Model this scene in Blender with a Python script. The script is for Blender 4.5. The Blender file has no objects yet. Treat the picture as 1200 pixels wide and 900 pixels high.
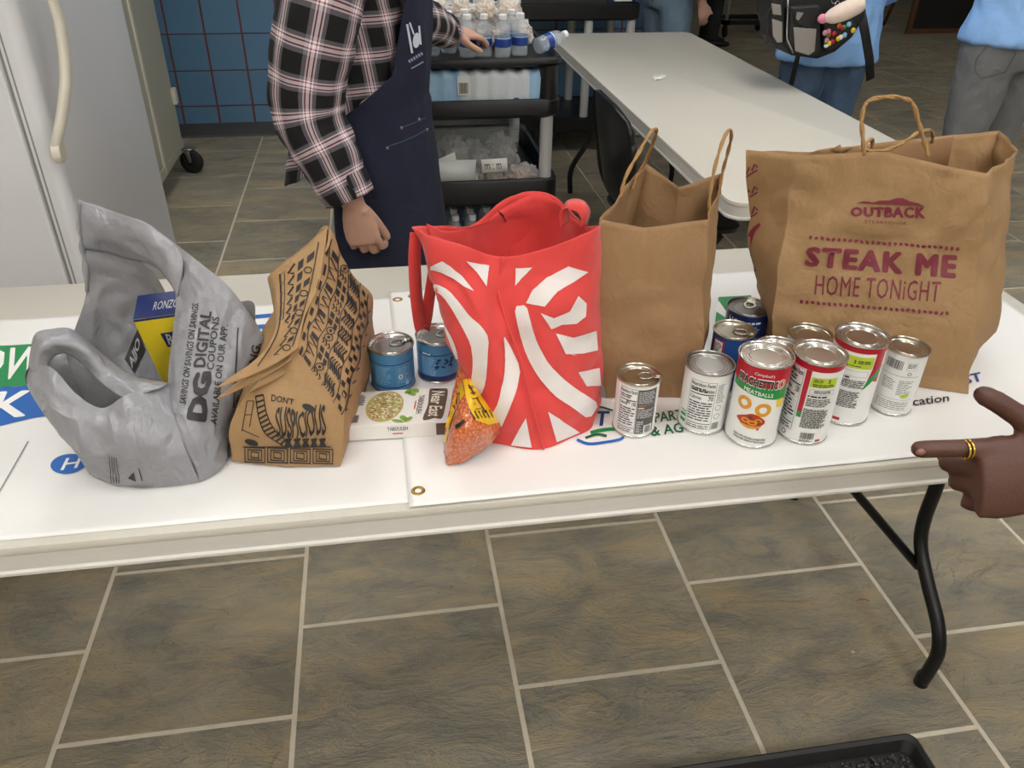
import bpy, bmesh, math, random
from mathutils import Vector, Matrix, noise
from mathutils.bvhtree import BVHTree
random.seed(11)
scene = bpy.context.scene
C = scene.collection
PI = math.pi

# ---------------------------------------------------------------- camera
F_PX, YAW, PITCH, ROLL, CAM_H = 950.55, .16748, .57235, .01657, 1.4605
cw = Vector((math.sin(YAW)*math.cos(PITCH), math.cos(YAW)*math.cos(PITCH), -math.sin(PITCH)))
_r = Vector((math.cos(YAW), -math.sin(YAW), 0)); _u = _r.cross(cw)
cr = math.cos(ROLL)*_r + math.sin(ROLL)*_u
cu = -math.sin(ROLL)*_r + math.cos(ROLL)*_u
EYE = Vector((0, 0, CAM_H))
cam_d = bpy.data.cameras.new('camera'); cam = bpy.data.objects.new('camera', cam_d); C.objects.link(cam)
cam_d.sensor_fit = 'HORIZONTAL'; cam_d.sensor_width = 36; cam_d.lens = F_PX*36/1200
cam_d.clip_start = .02; cam_d.clip_end = 60
cam.matrix_world = Matrix(((cr.x, cu.x, -cw.x, 0), (cr.y, cu.y, -cw.y, 0), (cr.z, cu.z, -cw.z, CAM_H), (0, 0, 0, 1)))
scene.camera = cam
def ray(px, py): return cw + cr*((px-600)/F_PX) - cu*((py-450)/F_PX)
def U(px, py, Y=None, Z=None, X=None, D=None):
    """point of the place seen at a photo pixel, on the plane y=Y, z=Z, x=X or at depth D"""
    d = ray(px, py)
    t = Y/d.y if Y is not None else (Z-CAM_H)/d.z if Z is not None else X/d.x if X is not None else D
    return EYE + d*t
def proj(P):
    d = Vector(P)-EYE; w = d.dot(cw)
    return (600+F_PX*d.dot(cr)/w, 450-F_PX*d.dot(cu)/w, w)

# ---------------------------------------------------------------- light and exposure
world = bpy.data.worlds.new('world'); scene.world = world; world.use_nodes = True
world.node_tree.nodes['Background'].inputs[0].default_value = (.8, .85, .9, 1)
world.node_tree.nodes['Background'].inputs[1].default_value = .05
vs = scene.view_settings; vs.view_transform = 'Standard'; vs.look = 'None'; vs.gamma = 1; vs.use_curve_mapping = False
vs.exposure = 0.0
LIGHT_COL = (1.0, .985, .955)
LIGHT_STRENGTH = 9.0
CEIL = 2.75
# troffers of the dropped ceiling: (x, y, brightness)
PANELS = [(-.55, .35, .85), (1.25, .35, .85), (-.55, 2.75, 1.05), (1.25, 2.75, 1.05), (3.05, .35, .9), (3.05, 2.75, .6),
          (4.9, 4.6, .24), (4.9, 1.5, .34), (3.05, 8.0, .16), (6.1, 8.0, .16), (-.55, -1.6, 1.6), (1.25, -1.6, 1.6), (3.05, -1.6, 1.2)]

# ---------------------------------------------------------------- materials
def lin(h):
    if isinstance(h, (tuple, list)): return tuple(h[:3])+(1,)
    h = h.lstrip('#'); o = []
    for i in (0, 2, 4):
        c = int(h[i:i+2], 16)/255
        o.append(c/12.92 if c <= .04045 else ((c+.055)/1.055)**2.4)
    return tuple(o)+(1,)
class NT:
    def __init__(s, name):
        s.m = bpy.data.materials.new(name); s.m.use_nodes = True; s.t = s.m.node_tree
        s.b = s.t.nodes['Principled BSDF']; s.out = s.t.nodes['Material Output']
    def n(s, kind, **kw):
        x = s.t.nodes.new('ShaderNode'+kind)
        for k, v in kw.items(): setattr(x, k, v)
        return x
    def l(s, a, b): s.t.links.new(a, b)
    def inp(s, sock, v):
        if hasattr(v, 'links') or isinstance(v, bpy.types.NodeSocket): s.l(v, sock)
        else: sock.default_value = v
    def math(s, op, a, b=0., c=0.):
        x = s.n('Math', operation=op)
        s.inp(x.inputs[0], a); s.inp(x.inputs[1], b); s.inp(x.inputs[2], c)
        return x.outputs[0]
    def mix(s, f, a, b, blend='MIX'):
        x = s.n('Mix', data_type='RGBA', blend_type=blend)
        s.inp(x.inputs[0], f); s.inp(x.inputs[6], a); s.inp(x.inputs[7], b)
        return x.outputs[2]
    def noise(s, vec, scale, detail=3, rough=.55, dist=0):
        x = s.n('TexNoise'); x.inputs['Scale'].default_value = scale; x.inputs['Detail'].default_value = detail
        x.inputs['Roughness'].default_value = rough; x.inputs['Distortion'].default_value = dist
        if vec is not None: s.l(vec, x.inputs['Vector'])
        return x.outputs['Fac']
    def ramp(s, fac, stops, interp='LINEAR'):
        x = s.n('ValToRGB'); cr_ = x.color_ramp; cr_.interpolation = interp
        while len(cr_.elements) < len(stops): cr_.elements.new(.5)
        for e, (p, c) in zip(cr_.elements, stops): e.position = p; e.color = lin(c)
        s.l(fac, x.inputs[0]); return x.outputs[0]
    def obj(s): return s.n('TexCoord').outputs['Object']
    def uv(s): return s.n('TexCoord').outputs['UV']
    def bump(s, h, strength=.3, dist=.01, normal=None):
        x = s.n('Bump'); x.inputs['Strength'].default_value = strength; x.inputs['Distance'].default_value = dist
        s.l(h, x.inputs['Height'])
        if normal is not None: s.l(normal, x.inputs['Normal'])
        s.l(x.outputs[0], s.b.inputs['Normal']); return x.outputs[0]
MATS = {}
def M(name, col, rough=.5, metal=0., var=.08, vscale=14, bump=0., bscale=120, spec=None, trans=0., alpha=1., ior=None, sheen=0., aniso=None):
    if name in MATS: return MATS[name]
    s = NT(name); b = s.b
    o = s.obj(); c = lin(col)
    f = s.noise(o, vscale, 4)
    lo = tuple(x*(1-var) for x in c[:3])+(1,); hi = tuple(min(1, x*(1+var)) for x in c[:3])+(1,)
    s.l(s.mix(f, lo, hi), b.inputs['Base Color'])
    b.inputs['Roughness'].default_value = rough; b.inputs['Metallic'].default_value = metal
    if spec is not None: b.inputs['Specular IOR Level'].default_value = spec
    if trans: b.inputs['Transmission Weight'].default_value = trans
    if ior: b.inputs['IOR'].default_value = ior
    if alpha < 1: b.inputs['Alpha'].default_value = alpha
    if sheen: b.inputs['Sheen Weight'].default_value = sheen
    if bump: s.bump(s.noise(o, bscale, 4), bump, .004)
    MATS[name] = s.m
    return s.m

# ---------------------------------------------------------------- objects
def prop(o, label=None, cat=None, group=None, kind=None):
    if label: o['label'] = label
    if cat: o['category'] = cat
    if group: o['group'] = group
    if kind: o['kind'] = kind
    return o
def thing(name, label, cat, loc=(0, 0, 0), rz=0, group=None):
    o = bpy.data.objects.new(name, None); C.objects.link(o); o.empty_display_size = .05
    o.location = loc; o.rotation_euler = (0, 0, rz)
    return prop(o, label, cat, group)
def wloc(o):
    v = Vector((0, 0, 0))
    while o is not None: v = v+o.location; o = o.parent
    return v
def mk(name, vf, mat, parent=None, smooth=True, loc=None, local=False, bevel=0, seg=2, solid=0, uvs=None, auto=None):
    """one mesh object; vertices come in world space and are stored relative to the parent / loc"""
    v, f = vf
    base = Vector((0, 0, 0)) if local else (wloc(parent) if parent is not None else Vector((0, 0, 0)))
    if loc is not None and not local: base = base+Vector(loc) if parent is None else base
    me = bpy.data.meshes.new(name)
    me.from_pydata([tuple(Vector(p)-base) for p in v], [], f)
    if uvs is not None:
        ul = me.uv_layers.new(name='UVMap')
        for lp in me.loops: ul.data[lp.index].uv = uvs[lp.vertex_index]
    me.polygons.foreach_set('use_smooth', [bool(smooth)]*len(me.polygons))
    if smooth and auto is not None: me.set_sharp_from_angle(angle=auto)
    me.update()
    o = bpy.data.objects.new(name, me); C.objects.link(o)
    if mat: me.materials.append(MATS[mat] if isinstance(mat, str) else mat)
    if parent is not None: o.parent = parent
    if loc is not None: o.location = loc
    if bevel:
        m = o.modifiers.new('bevel', 'BEVEL'); m.width = bevel; m.segments = seg; m.limit_method = 'ANGLE'; m.angle_limit = .6
        m.harden_normals = False
    if solid:
        m = o.modifiers.new('solid', 'SOLIDIFY'); m.thickness = solid; m.offset = 0
    return o
def dup(root, loc=None, rz=None, label=None, group=None):
    def cp(o, par):
        c = o.copy(); C.objects.link(c); c.parent = par
        for ch in o.children: cp(ch, c)
        return c
    r = cp(root, None)
    if loc is not None: r.location = loc
    if rz is not None: r.rotation_euler = (0, 0, rz)
    if label: r['label'] = label
    if group: r['group'] = group
    return r
# ---------------------------------------------------------------- shapes (lists of verts and faces)
def box(x0, x1, y0, y1, z0, z1):
    v = [(x, y, z) for z in (z0, z1) for y in (y0, y1) for x in (x0, x1)]
    return v, [(0, 2, 3, 1), (4, 5, 7, 6), (0, 1, 5, 4), (2, 6, 7, 3), (0, 4, 6, 2), (1, 3, 7, 5)]
def join(*vfs):
    V, Fc = [], []
    for v, f in vfs:
        n = len(V); V += [tuple(p) for p in v]; Fc += [tuple(i+n for i in q) for q in f]
    return V, Fc
def xf(vf, mtx): return [tuple(mtx @ Vector(p)) for p in vf[0]], vf[1]
def T_(x, y, z): return Matrix.Translation((x, y, z))
def R_(a, ax): return Matrix.Rotation(a, 4, ax)
def obox(c, sx, sy, sz, rot=None):
    b = box(-sx/2, sx/2, -sy/2, sy/2, -sz/2, sz/2)
    m = Matrix.Translation(c)
    if rot is not None: m = m @ rot
    return xf(b, m)
def lathe(prof, n=40, c=(0, 0, 0), caps=True):
    v, f = [], []
    for r, z in prof:
        for k in range(n):
            a = 2*PI*k/n; v.append((c[0]+r*math.cos(a), c[1]+r*math.sin(a), c[2]+z))
    m = len(prof)
    for j in range(m-1):
        for k in range(n):
            k2 = (k+1) % n; f.append((j*n+k, j*n+k2, (j+1)*n+k2, (j+1)*n+k))
    if caps:
        f.append(tuple(reversed(range(n)))); f.append(tuple((m-1)*n+k for k in range(n)))
    return v, f
def crom(pts, t):
    """Catmull-Rom through points (vectors), t in 0..1"""
    n = len(pts)-1
    x = min(max(t, 0), 1)*n; i = min(int(x), n-1); s = x-i
    p1, p2 = pts[i], pts[i+1]
    p0 = pts[i-1] if i > 0 else p1*2-p2
    p3 = pts[i+2] if i+2 <= n else p2*2-p1
    return .5*((2*p1)+(p2-p0)*s+(2*p0-5*p1+4*p2-p3)*s*s+(3*p1-p0-3*p2+p3)*s**3)
def smoothpath(pts, n):
    P = [Vector(p) for p in pts]
    return [crom(P, i/(n-1)) for i in range(n)]
def tube(path, rad, n=12, ref=(0, 0, 1), caps=True, ell=None):
    """loft along a path; rad is a number, a list, or a list of (side, up) pairs; ref gives the 'up' of the section"""
    P = [Vector(p) for p in path]; m = len(P); v, f = [], []
    ref = Vector(ref); side = None
    for i, p in enumerate(P):
        d = (P[min(i+1, m-1)]-P[max(i-1, 0)]).normalized()
        s = d.cross(ref)
        if s.length < 1e-4: s = side if side is not None else d.orthogonal()
        s = s.normalized()
        if side is not None and s.dot(side) < 0: s = -s
        side = s; up = s.cross(d).normalized()
        r = rad[i] if isinstance(rad, (list, tuple)) else rad
        ra, rb = r if isinstance(r, (list, tuple)) else (r, r)
        for k in range(n):
            a = 2*PI*k/n; v.append(tuple(p+s*(ra*math.cos(a))+up*(rb*math.sin(a))))
    for i in range(m-1):
        for k in range(n):
            k2 = (k+1) % n; f.append((i*n+k, i*n+k2, (i+1)*n+k2, (i+1)*n+k))
    if caps: f.append(tuple(reversed(range(n)))); f.append(tuple((m-1)*n+k for k in range(n)))
    return v, f
def ngrid(fn, nu, nv, closed=False):
    """grid mesh from fn(u,v); returns verts, faces and uvs"""
    v, f, uv = [], [], []
    for j in range(nv+1):
        for i in range(nu+(0 if closed else 1)):
            u, w = i/nu, j/nv; v.append(tuple(fn(u, w))); uv.append((u, w))
    c = nu if closed else nu+1
    for j in range(nv):
        for i in range(nu):
            i2 = (i+1) % c if closed else i+1
            f.append((j*c+i, j*c+i2, (j+1)*c+i2, (j+1)*c+i))
    return (v, f), uv
def patchfn(grid, lin_u=False, lin_v=False):
    """surface through a grid of control points (rows = v, columns = u)"""
    G = [[Vector(p) for p in r] for r in grid]
    def line(pts, t, lin_):
        if lin_ or len(pts) < 3:
            n = len(pts)-1; x = min(max(t, 0), 1)*n; i = min(int(x), n-1); return pts[i].lerp(pts[i+1], x-i)
        return crom(pts, t)
    return lambda u, v: line([line(r, u, lin_u) for r in G], v, lin_v)
def crumple(p, amp, sc, seed=0.):
    q = Vector(p)*sc+Vector((seed, seed*1.7, seed*.3))
    return amp*(abs(noise.noise(q))*1.6-.5+.5*noise.noise(q*2.3))
def wrinkled(vf, amp, sc, seed=0., aspect=(1, 1, 1), ridge=True, keep=None):
    """push a sheet's vertices along their normals by ridged noise"""
    me = bpy.data.meshes.new('tmp'); me.from_pydata(vf[0], [], vf[1]); me.update()
    out = []
    for vtx in me.vertices:
        p = vtx.co.copy(); q = Vector((p.x*aspect[0], p.y*aspect[1], p.z*aspect[2]))
        k = 1 if keep is None else keep(p)
        q2 = q*sc+Vector((seed, seed*1.3, -seed))
        h = (.55-abs(noise.noise(q2))*1.7+.35*noise.noise(q2*2.7)) if ridge else noise.noise(q2)
        out.append(tuple(p+vtx.normal*(amp*h*k)))
    bpy.data.meshes.remove(me)
    return out, vf[1]
def faceted(vf, amp, cell, seed=0., keep=None, extra=0.):
    """stiff paper or film creases: flat facets meeting in sharp folds"""
    me = bpy.data.meshes.new('tmp'); me.from_pydata(vf[0], [], vf[1]); me.update(); out = []
    for vtx in me.vertices:
        p = vtx.co; q = p/cell+Vector((seed, seed*1.3, -seed)); q += .35*noise.noise_vector(q*.7)
        d, _ = noise.voronoi(q); h = (d[1]-d[0])*.9-.35+extra*noise.noise(p*9+Vector((seed, 0, 0)))
        out.append(tuple(p+vtx.normal*(amp*h*(1 if keep is None else keep(p)))))
    bpy.data.meshes.remove(me)
    return out, vf[1]
def remesh(vf, voxel, smooth_it=6):
    """melt overlapping pieces into one continuous skin"""
    me = bpy.data.meshes.new('tmp'); me.from_pydata(vf[0], [], vf[1])
    o = bpy.data.objects.new('tmp', me); C.objects.link(o)
    m = o.modifiers.new('r', 'REMESH'); m.mode = 'VOXEL'; m.voxel_size = voxel
    if smooth_it: s = o.modifiers.new('s', 'SMOOTH'); s.factor = .5; s.iterations = smooth_it
    dg = bpy.context.evaluated_depsgraph_get(); ev = o.evaluated_get(dg); q = ev.to_mesh()
    res = ([tuple(x.co) for x in q.vertices], [tuple(x.vertices) for x in q.polygons])
    ev.to_mesh_clear(); bpy.data.objects.remove(o); bpy.data.meshes.remove(me)
    return res
# ---------------------------------------------------------------- flat print: 2D meshes
def text2d(s, bold=0., shear=0., space=1., res=2):
    """letters as a 2D mesh, normalised to the unit square (x 0..1, y 0..1 upward); also returns aspect"""
    cu_ = bpy.data.curves.new('t', 'FONT'); cu_.body = s; cu_.size = 1; cu_.offset = bold; cu_.shear = shear
    cu_.space_character = space; cu_.resolution_u = res; cu_.fill_mode = 'FRONT'
    o = bpy.data.objects.new('t', cu_); C.objects.link(o)
    dg = bpy.context.evaluated_depsgraph_get(); me = bpy.data.meshes.new_from_object(o.evaluated_get(dg))
    v = [(x.co.x, x.co.y) for x in me.vertices]; f = [tuple(p.vertices) for p in me.polygons]
    bpy.data.objects.remove(o); bpy.data.curves.remove(cu_); bpy.data.meshes.remove(me)
    x0 = min(p[0] for p in v); x1 = max(p[0] for p in v); y0 = min(p[1] for p in v); y1 = max(p[1] for p in v)
    return [((x-x0)/(x1-x0), (y-y0)/(y1-y0)) for x, y in v], f, (x1-x0)/(y1-y0)
def quadmap(v, q):
    """unit square to a quad given as TL, TR, BR, BL (bilinear)"""
    tl, tr, br, bl = [Vector(p) for p in q]
    return [tuple((bl.lerp(br, x)).lerp(tl.lerp(tr, x), y)) for x, y in v]
def cut2d(v, f, step):
    """slice a flat mesh on a grid so that it can follow a curved surface"""
    bm = bmesh.new(); vs_ = [bm.verts.new((p[0], p[1], p[2] if len(p) > 2 else 0)) for p in v]
    for q in f:
        try: bm.faces.new([vs_[i] for i in q])
        except ValueError: pass
    for ax in (0, 1):
        lo = min(p[ax] for p in v); hi = max(p[ax] for p in v); x = math.floor(lo/step)*step+step
        while x < hi:
            co = [0, 0, 0]; no = [0, 0, 0]; co[ax] = x; no[ax] = 1
            bmesh.ops.bisect_plane(bm, geom=bm.verts[:]+bm.edges[:]+bm.faces[:], plane_co=co, plane_no=no, dist=1e-6)
            x += step
    bmesh.ops.triangulate(bm, faces=[q for q in bm.faces if len(q.verts) > 4])
    bm.verts.index_update()
    r = [tuple(p.co) for p in bm.verts], [tuple(x.index for x in q.verts) for q in bm.faces]
    bm.free(); return r
def poly2d(pts):
    bm = bmesh.new(); vs_ = [bm.verts.new((p[0], p[1], 0)) for p in pts]; fc = bm.faces.new(vs_)
    bmesh.ops.triangulate(bm, faces=[fc]); bm.verts.index_update()
    r = [(p.co.x, p.co.y) for p in bm.verts], [tuple(x.index for x in q.verts) for q in bm.faces]
    bm.free(); return r
def spline2d(pts, n=40, closed=True):
    P = [Vector((p[0], p[1], 0)) for p in pts]
    if closed:
        m = len(P); out = []
        for k in range(n):
            x = k/n*m; i = int(x); s = x-i
            p0, p1, p2, p3 = P[(i-1) % m], P[i % m], P[(i+1) % m], P[(i+2) % m]
            q = .5*((2*p1)+(p2-p0)*s+(2*p0-5*p1+4*p2-p3)*s*s+(3*p1-p0-3*p2+p3)*s**3); out.append((q.x, q.y))
        return out
    return [(p.x, p.y) for p in smoothpath(P, n)]
def stroke2d(pts, w, closed=False):
    """a line with width as quads; w number or list"""
    P = [Vector(p).to_2d() for p in pts]; n = len(P); v, f = [], []
    for i, p in enumerate(P):
        a = P[(i-1) % n] if (closed or i > 0) else p; b = P[(i+1) % n] if (closed or i < n-1) else p
        d = (b-a); d = d.normalized() if d.length else Vector((1, 0)); nn = Vector((-d.y, d.x))
        ww = (w[i] if isinstance(w, (list, tuple)) else w)/2
        v += [tuple(p+nn*ww), tuple(p-nn*ww)]
    for i in range(n if closed else n-1):
        j = (i+1) % n; f.append((2*i, 2*i+1, 2*j+1, 2*j))
    return v, f
def ell2d(cx, cy, rx, ry, rot=0, n=24):
    c, s = math.cos(rot), math.sin(rot)
    return [(cx+rx*math.cos(2*PI*k/n)*c-ry*math.sin(2*PI*k/n)*s, cy+rx*math.cos(2*PI*k/n)*s+ry*math.sin(2*PI*k/n)*c) for k in range(n)]
def join2(*ms):
    V, Fc = [], []
    for m in ms:
        n = len(V); V += list(m[0]); Fc += [tuple(i+n for i in q) for q in m[1]]
    return V, Fc
def fine2d(x0, x1, y0, y1, lh, fill=.55, seed=1, gap=.35):
    """rows of tiny unreadable print as word-sized bars"""
    rnd = random.Random(seed); v, f = [], []; y = y1-lh
    while y >= y0:
        x = x0; end = x1-(rnd.random()*.25*(x1-x0) if rnd.random() < .4 else 0)
        while x < end-lh:
            w = min(lh*(.8+2.4*rnd.random()), end-x); n = len(v)
            v += [(x, y), (x+w, y), (x+w, y+lh*fill), (x, y+lh*fill)]; f.append((n, n+1, n+2, n+3)); x += w+lh*gap
        y -= lh
    return v, f
def rect2(x0, x1, y0, y1): return [(x0, y0), (x1, y0), (x1, y1), (x0, y1)], [(0, 1, 2, 3)]
def frame2(x0, x1, y0, y1, w): return join2(rect2(x0, x1, y0, y0+w), rect2(x0, x1, y1-w, y1), rect2(x0, x0+w, y0, y1), rect2(x1-w, x1, y0, y1))
def txt(s, q, bold=0., shear=0., space=1.):
    """lettering in a quad; weight comes from overlaid shifted copies, each a hair above the last"""
    v, f, a = text2d(s, 0, shear, space)
    if bold < .012: return quadmap(v, q), f
    V, Fc = [], []; e = bold*.9
    for k, (dx, dy) in enumerate(((1, 0), (-1, 0), (0, .8), (0, -.8), (.7, .6), (-.7, .6), (.7, -.6), (-.7, -.6), (0, 0))):
        n = len(V); m = quadmap([(x+dx*e/a, y+dy*e) for x, y in v], q)
        V += [(p[0], p[1], k*2.5e-5) for p in m]; Fc += [tuple(i+n for i in t_) for t_ in f]
    return V, Fc
def bars2d(x0, x1, y0, y1, seed=3):
    rnd = random.Random(seed); ms = []; x = x0
    while x < x1:
        w = (x1-x0)*(.012+.03*rnd.random()); ms.append(rect2(x, min(x+w, x1), y0, y1)); x += w+(x1-x0)*(.012+.03*rnd.random())
    return join2(*ms)
def bvh_of(*objs):
    V, Fc = [], []
    for o in objs:
        n = len(V); b = wloc(o)
        V += [v.co+b for v in o.data.vertices]; Fc += [tuple(i+n for i in p.vertices) for p in o.data.polygons]
    return BVHTree.FromPolygons(V, Fc)
def print_on(name, bvh, m2, mat, parent, eps=.0009, step=7, maxjump=.03):
    """print laid on the real surface of a crumpled thing: the flat design (drawn over the photo) is cut fine and
    dropped on the surface, so it follows every fold"""
    v, f = cut2d(m2[0], m2[1], step); pos = []
    for px, py, lf in v:
        d = ray(px, py).normalized(); h = bvh.ray_cast(EYE, d)
        if h[0] is None: pos.append(None); continue
        nn = h[1] if h[1].dot(d) < 0 else -h[1]; pos.append(h[0]+nn*(eps+lf)-d*eps*.3)
    used, V, Fc = {}, [], []
    for q in f:
        if any(pos[i] is None for i in q): continue
        if max((pos[q[a]]-pos[q[a-1]]).length for a in range(len(q))) > maxjump: continue
        r = []
        for i in q:
            if i not in used: used[i] = len(V); V.append(pos[i])
            r.append(used[i])
        Fc.append(tuple(r))
    if not Fc: return None
    return mk(name, (V, Fc), mat, parent)
def flat_on(name, m2, z, mat, parent, step=None):
    """print lying on a level surface, drawn over the photo"""
    v, f = m2 if step is None else cut2d(m2[0], m2[1], step)
    return mk(name, ([tuple(U(p[0], p[1], Z=z+(p[2] if len(p) > 2 else 0))) for p in v], f), mat, parent, smooth=False)
# ================================================================ THE ROOM
X0, X1, Y0, Y1 = -2.1, 7.6, -2.4, 11.6
WALL_Y = 5.285          # blue tiled wall
WALL_END = 1.80
def stone_mat():
    s = NT('slate_tile'); b = s.b; tc = s.obj(); oi = s.n('ObjectInfo')
    off = s.n('VectorMath', operation='MULTIPLY_ADD')
    cx = s.n('CombineXYZ'); s.l(oi.outputs['Random'], cx.inputs[0]); s.l(oi.outputs['Random'], cx.inputs[1])
    s.l(cx.outputs[0], off.inputs[0]); off.inputs[1].default_value = (37, 91, 13); s.l(tc, off.inputs[2])
    mp = s.n('Mapping'); mp.inputs['Rotation'].default_value = (0, 0, .5); mp.inputs['Scale'].default_value = (.75, 1.55, 1); s.l(off.outputs[0], mp.inputs[0])
    v = mp.outputs[0]
    big = s.noise(v, 2.4, 8, .62, 1.2); mid = s.noise(v, 8, 10, .72, 1.4); fine = s.noise(v, 55, 6, .75)
    c1 = s.ramp(big, [(.32, '#585d5c'), (.45, '#85837a'), (.55, '#b9ab8e'), (.68, '#d9bf8f')])
    c2 = s.ramp(mid, [(.34, '#646e70'), (.46, '#94928a'), (.57, '#c3b290'), (.70, '#e0bc86')])
    c = s.mix(.5, c1, c2)
    led = s.noise(v, 3.2, 6, .5, 1.2); st = s.math('SNAP', led, .075)
    c = s.mix(s.math('MULTIPLY', s.math('SUBTRACT', st, .3), 1.0), c, lin('#d8cdb6'))
    c = s.mix(s.math('MULTIPLY', fine, .30), c, lin('#cfc4ae'))
    fr = s.math('LESS_THAN', s.math('FRACT', s.math('DIVIDE', led, .075)), .055)
    crack = s.math('MULTIPLY', fr, s.math('GREATER_THAN', s.noise(v, 2.6, 3), .50))
    c = s.mix(s.math('MULTIPLY', crack, .30), c, lin('#4a463d'))
    tone = s.math('MULTIPLY_ADD', oi.outputs['Random'], .2, 1.0)
    tn = s.n('HueSaturation'); s.l(c, tn.inputs['Color']); s.l(tone, tn.inputs['Value']); tn.inputs['Saturation'].default_value = 1.08
    s.l(tn.outputs[0], b.inputs['Base Color'])
    s.l(s.math('MULTIPLY_ADD', fine, .25, .3), b.inputs['Roughness'])
    # flaked relief: thresholded noise gives little ledges
    h = s.math('ADD', s.math('SUBTRACT', s.math('MULTIPLY', st, 2.2), s.math('MULTIPLY', crack, .25)), s.math('ADD', s.math('MULTIPLY', fine, .5), s.math('MULTIPLY', mid, 1.2)))
    s.bump(h, .9, .028)
    MATS['slate_tile'] = s.m
stone_mat()
M('grout', '#cfc5b2', .85, var=.15, vscale=30, bump=.3, bscale=200)
M('blue_tile', '#5f86a8', .32, var=.10, vscale=5, bump=.12, bscale=25)
M('red_grout', '#7d4a44', .9, var=.2)
M('cove', '#4a4c50', .6); M('cove_top', '#3a3c40', .6)
M('paint', '#cfcac0', .8, var=.03); M('ceiling_paint', '#e9e7e1', .9, var=.03)
floor = prop(mk('floor', box(X0, X1, Y0, Y1, -.06, -.0012), 'grout', smooth=False), kind='structure')
CW, RH = .4557, .459
def tile_mesh(w, d, h, ch):
    bm = bmesh.new(); a, b2 = w/2, d/2
    top = [(-a+ch, -b2+ch, 0), (a-ch, -b2+ch, 0), (a-ch, b2-ch, 0), (-a+ch, b2-ch, 0)]
    mid = [(-a, -b2, -ch), (a, -b2, -ch), (a, b2, -ch), (-a, b2, -ch)]
    bot = [(-a, -b2, -h), (a, -b2, -h), (a, b2, -h), (-a, b2, -h)]
    V = top+mid+bot; Fs = [(0, 1, 2, 3)]+[(i+4, (i+1) % 4+4, (i+1) % 4, i) for i in range(4)]+[(i+8, (i+1) % 4+8, (i+1) % 4+4, i+4) for i in range(4)]
    bm.free(); return V, Fs
tv = tile_mesh(CW-.0085, RH-.0085, .006, .002)
tme = bpy.data.meshes.new('floor_tile'); tme.from_pydata(tv[0], [], tv[1]); tme.materials.append(MATS['slate_tile'])
cells = []
for k in range(-4, 20):
    for j in range(-9, 26):
        cx = -.71+CW*(k+.5); cy = (1.07 if k % 2 == 0 else 1.30)+RH*(j+.5)-RH
        if not (X0+.1 < cx < X1-.1 and Y0+.1 < cy < Y1-.1): continue
        q = proj((cx, cy, 0)); vis = q[2] > .2 and -110 < q[0] < 1310 and -60 < q[1] < 1010
        cells.append((0 if vis else 1, q[2], cx, cy))
cells.sort()
rest = []
for n, (nv_, dd, cx, cy) in enumerate(cells):
    if n < 290 and nv_ == 0:
        o = bpy.data.objects.new('floor_tile', tme); C.objects.link(o); o.location = (cx, cy, 0); o.parent = floor
    else: rest.append(xf(tv, T_(cx, cy, 0)))
prop(mk('far_floor_tiles', join(*rest), 'slate_tile', floor, smooth=False), kind='stuff')
# blue tiled wall: backing in the colour of the joints, one object for each tile that can be told apart
wall = prop(mk('wall_back', box(X0, WALL_END, WALL_Y+.006, WALL_Y+.16, 0, CEIL), 'red_grout', smooth=False), kind='structure')
TS = .2035
bt = xf(tile_mesh(TS-.006, TS-.006, .012, .0025), R_(PI/2, 'X'))
bme = bpy.data.meshes.new('wall_tile'); bme.from_pydata(bt[0], [], bt[1]); bme.materials.append(MATS['blue_tile'])
far = []
for i in range(-5, 18):
    for j in range(0, 14):
        cx = -1.163+.212*(i+.5)*.985; cz = .083+TS*(j)
        if cx < X0+.1 or cx > WALL_END-.02 or cz > CEIL-.1: continue
        z0 = .083 if j == 0 else cz-TS*.5
        c = (cx, WALL_Y, .183+TS*(j-.5))
        q = proj(c)
        if j == 0:
            far.append(xf(box(-TS/2+.0045, TS/2-.0045, -.0005, .012, -.05, .05-.0045), T_(cx, WALL_Y, .133))); continue
        if -80 < q[0] < 900 and q[1] > -60:
            o = bpy.data.objects.new('wall_tile', bme); C.objects.link(o); o.location = c; o.parent = wall
        else: far.append(xf(bt, T_(*c)))
for k, b_ in enumerate(far):
    pass
low = [f_ for f_ in far if len(f_[0]) == 8]; high = [f_ for f_ in far if len(f_[0]) != 8]
for f_ in low: mk('cut_wall_tile', f_, 'blue_tile', wall, smooth=False)
prop(mk('upper_wall_tiles', join(*high), 'blue_tile', wall, smooth=False), kind='stuff')
cv = [(.0, .0), (.02, 0.0), (.010, .012), (.007, .05), (.007, .083), (.0, .083)]
V = [(x, WALL_Y+.002-a, z) for x in (X0, WALL_END) for a, z in cv]
prop(mk('baseboard_back', (V, [(i, i+1, i+7, i+6) for i in range(5)]), 'cove', smooth=False), kind='structure')
prop(mk('wall_left', box(X0-.1, X0, Y0, Y1, 0, CEIL), 'paint', smooth=False), kind='structure')
prop(mk('wall_right', box(X1, X1+.1, Y0, Y1, 0, CEIL), 'paint', smooth=False), kind='structure')
prop(mk('wall_front', box(X0, X1, Y0-.1, Y0, 0, CEIL), 'paint', smooth=False), kind='structure')
prop(mk('wall_far', box(X0, X1, Y1, Y1+.1, 0, CEIL), 'paint', smooth=False), kind='structure')
prop(mk('ceiling', box(X0, X1, Y0, Y1, CEIL, CEIL+.08), 'ceiling_paint', smooth=False), kind='structure')
M('lamp_frame', '#e6e6e2', .5)
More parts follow.
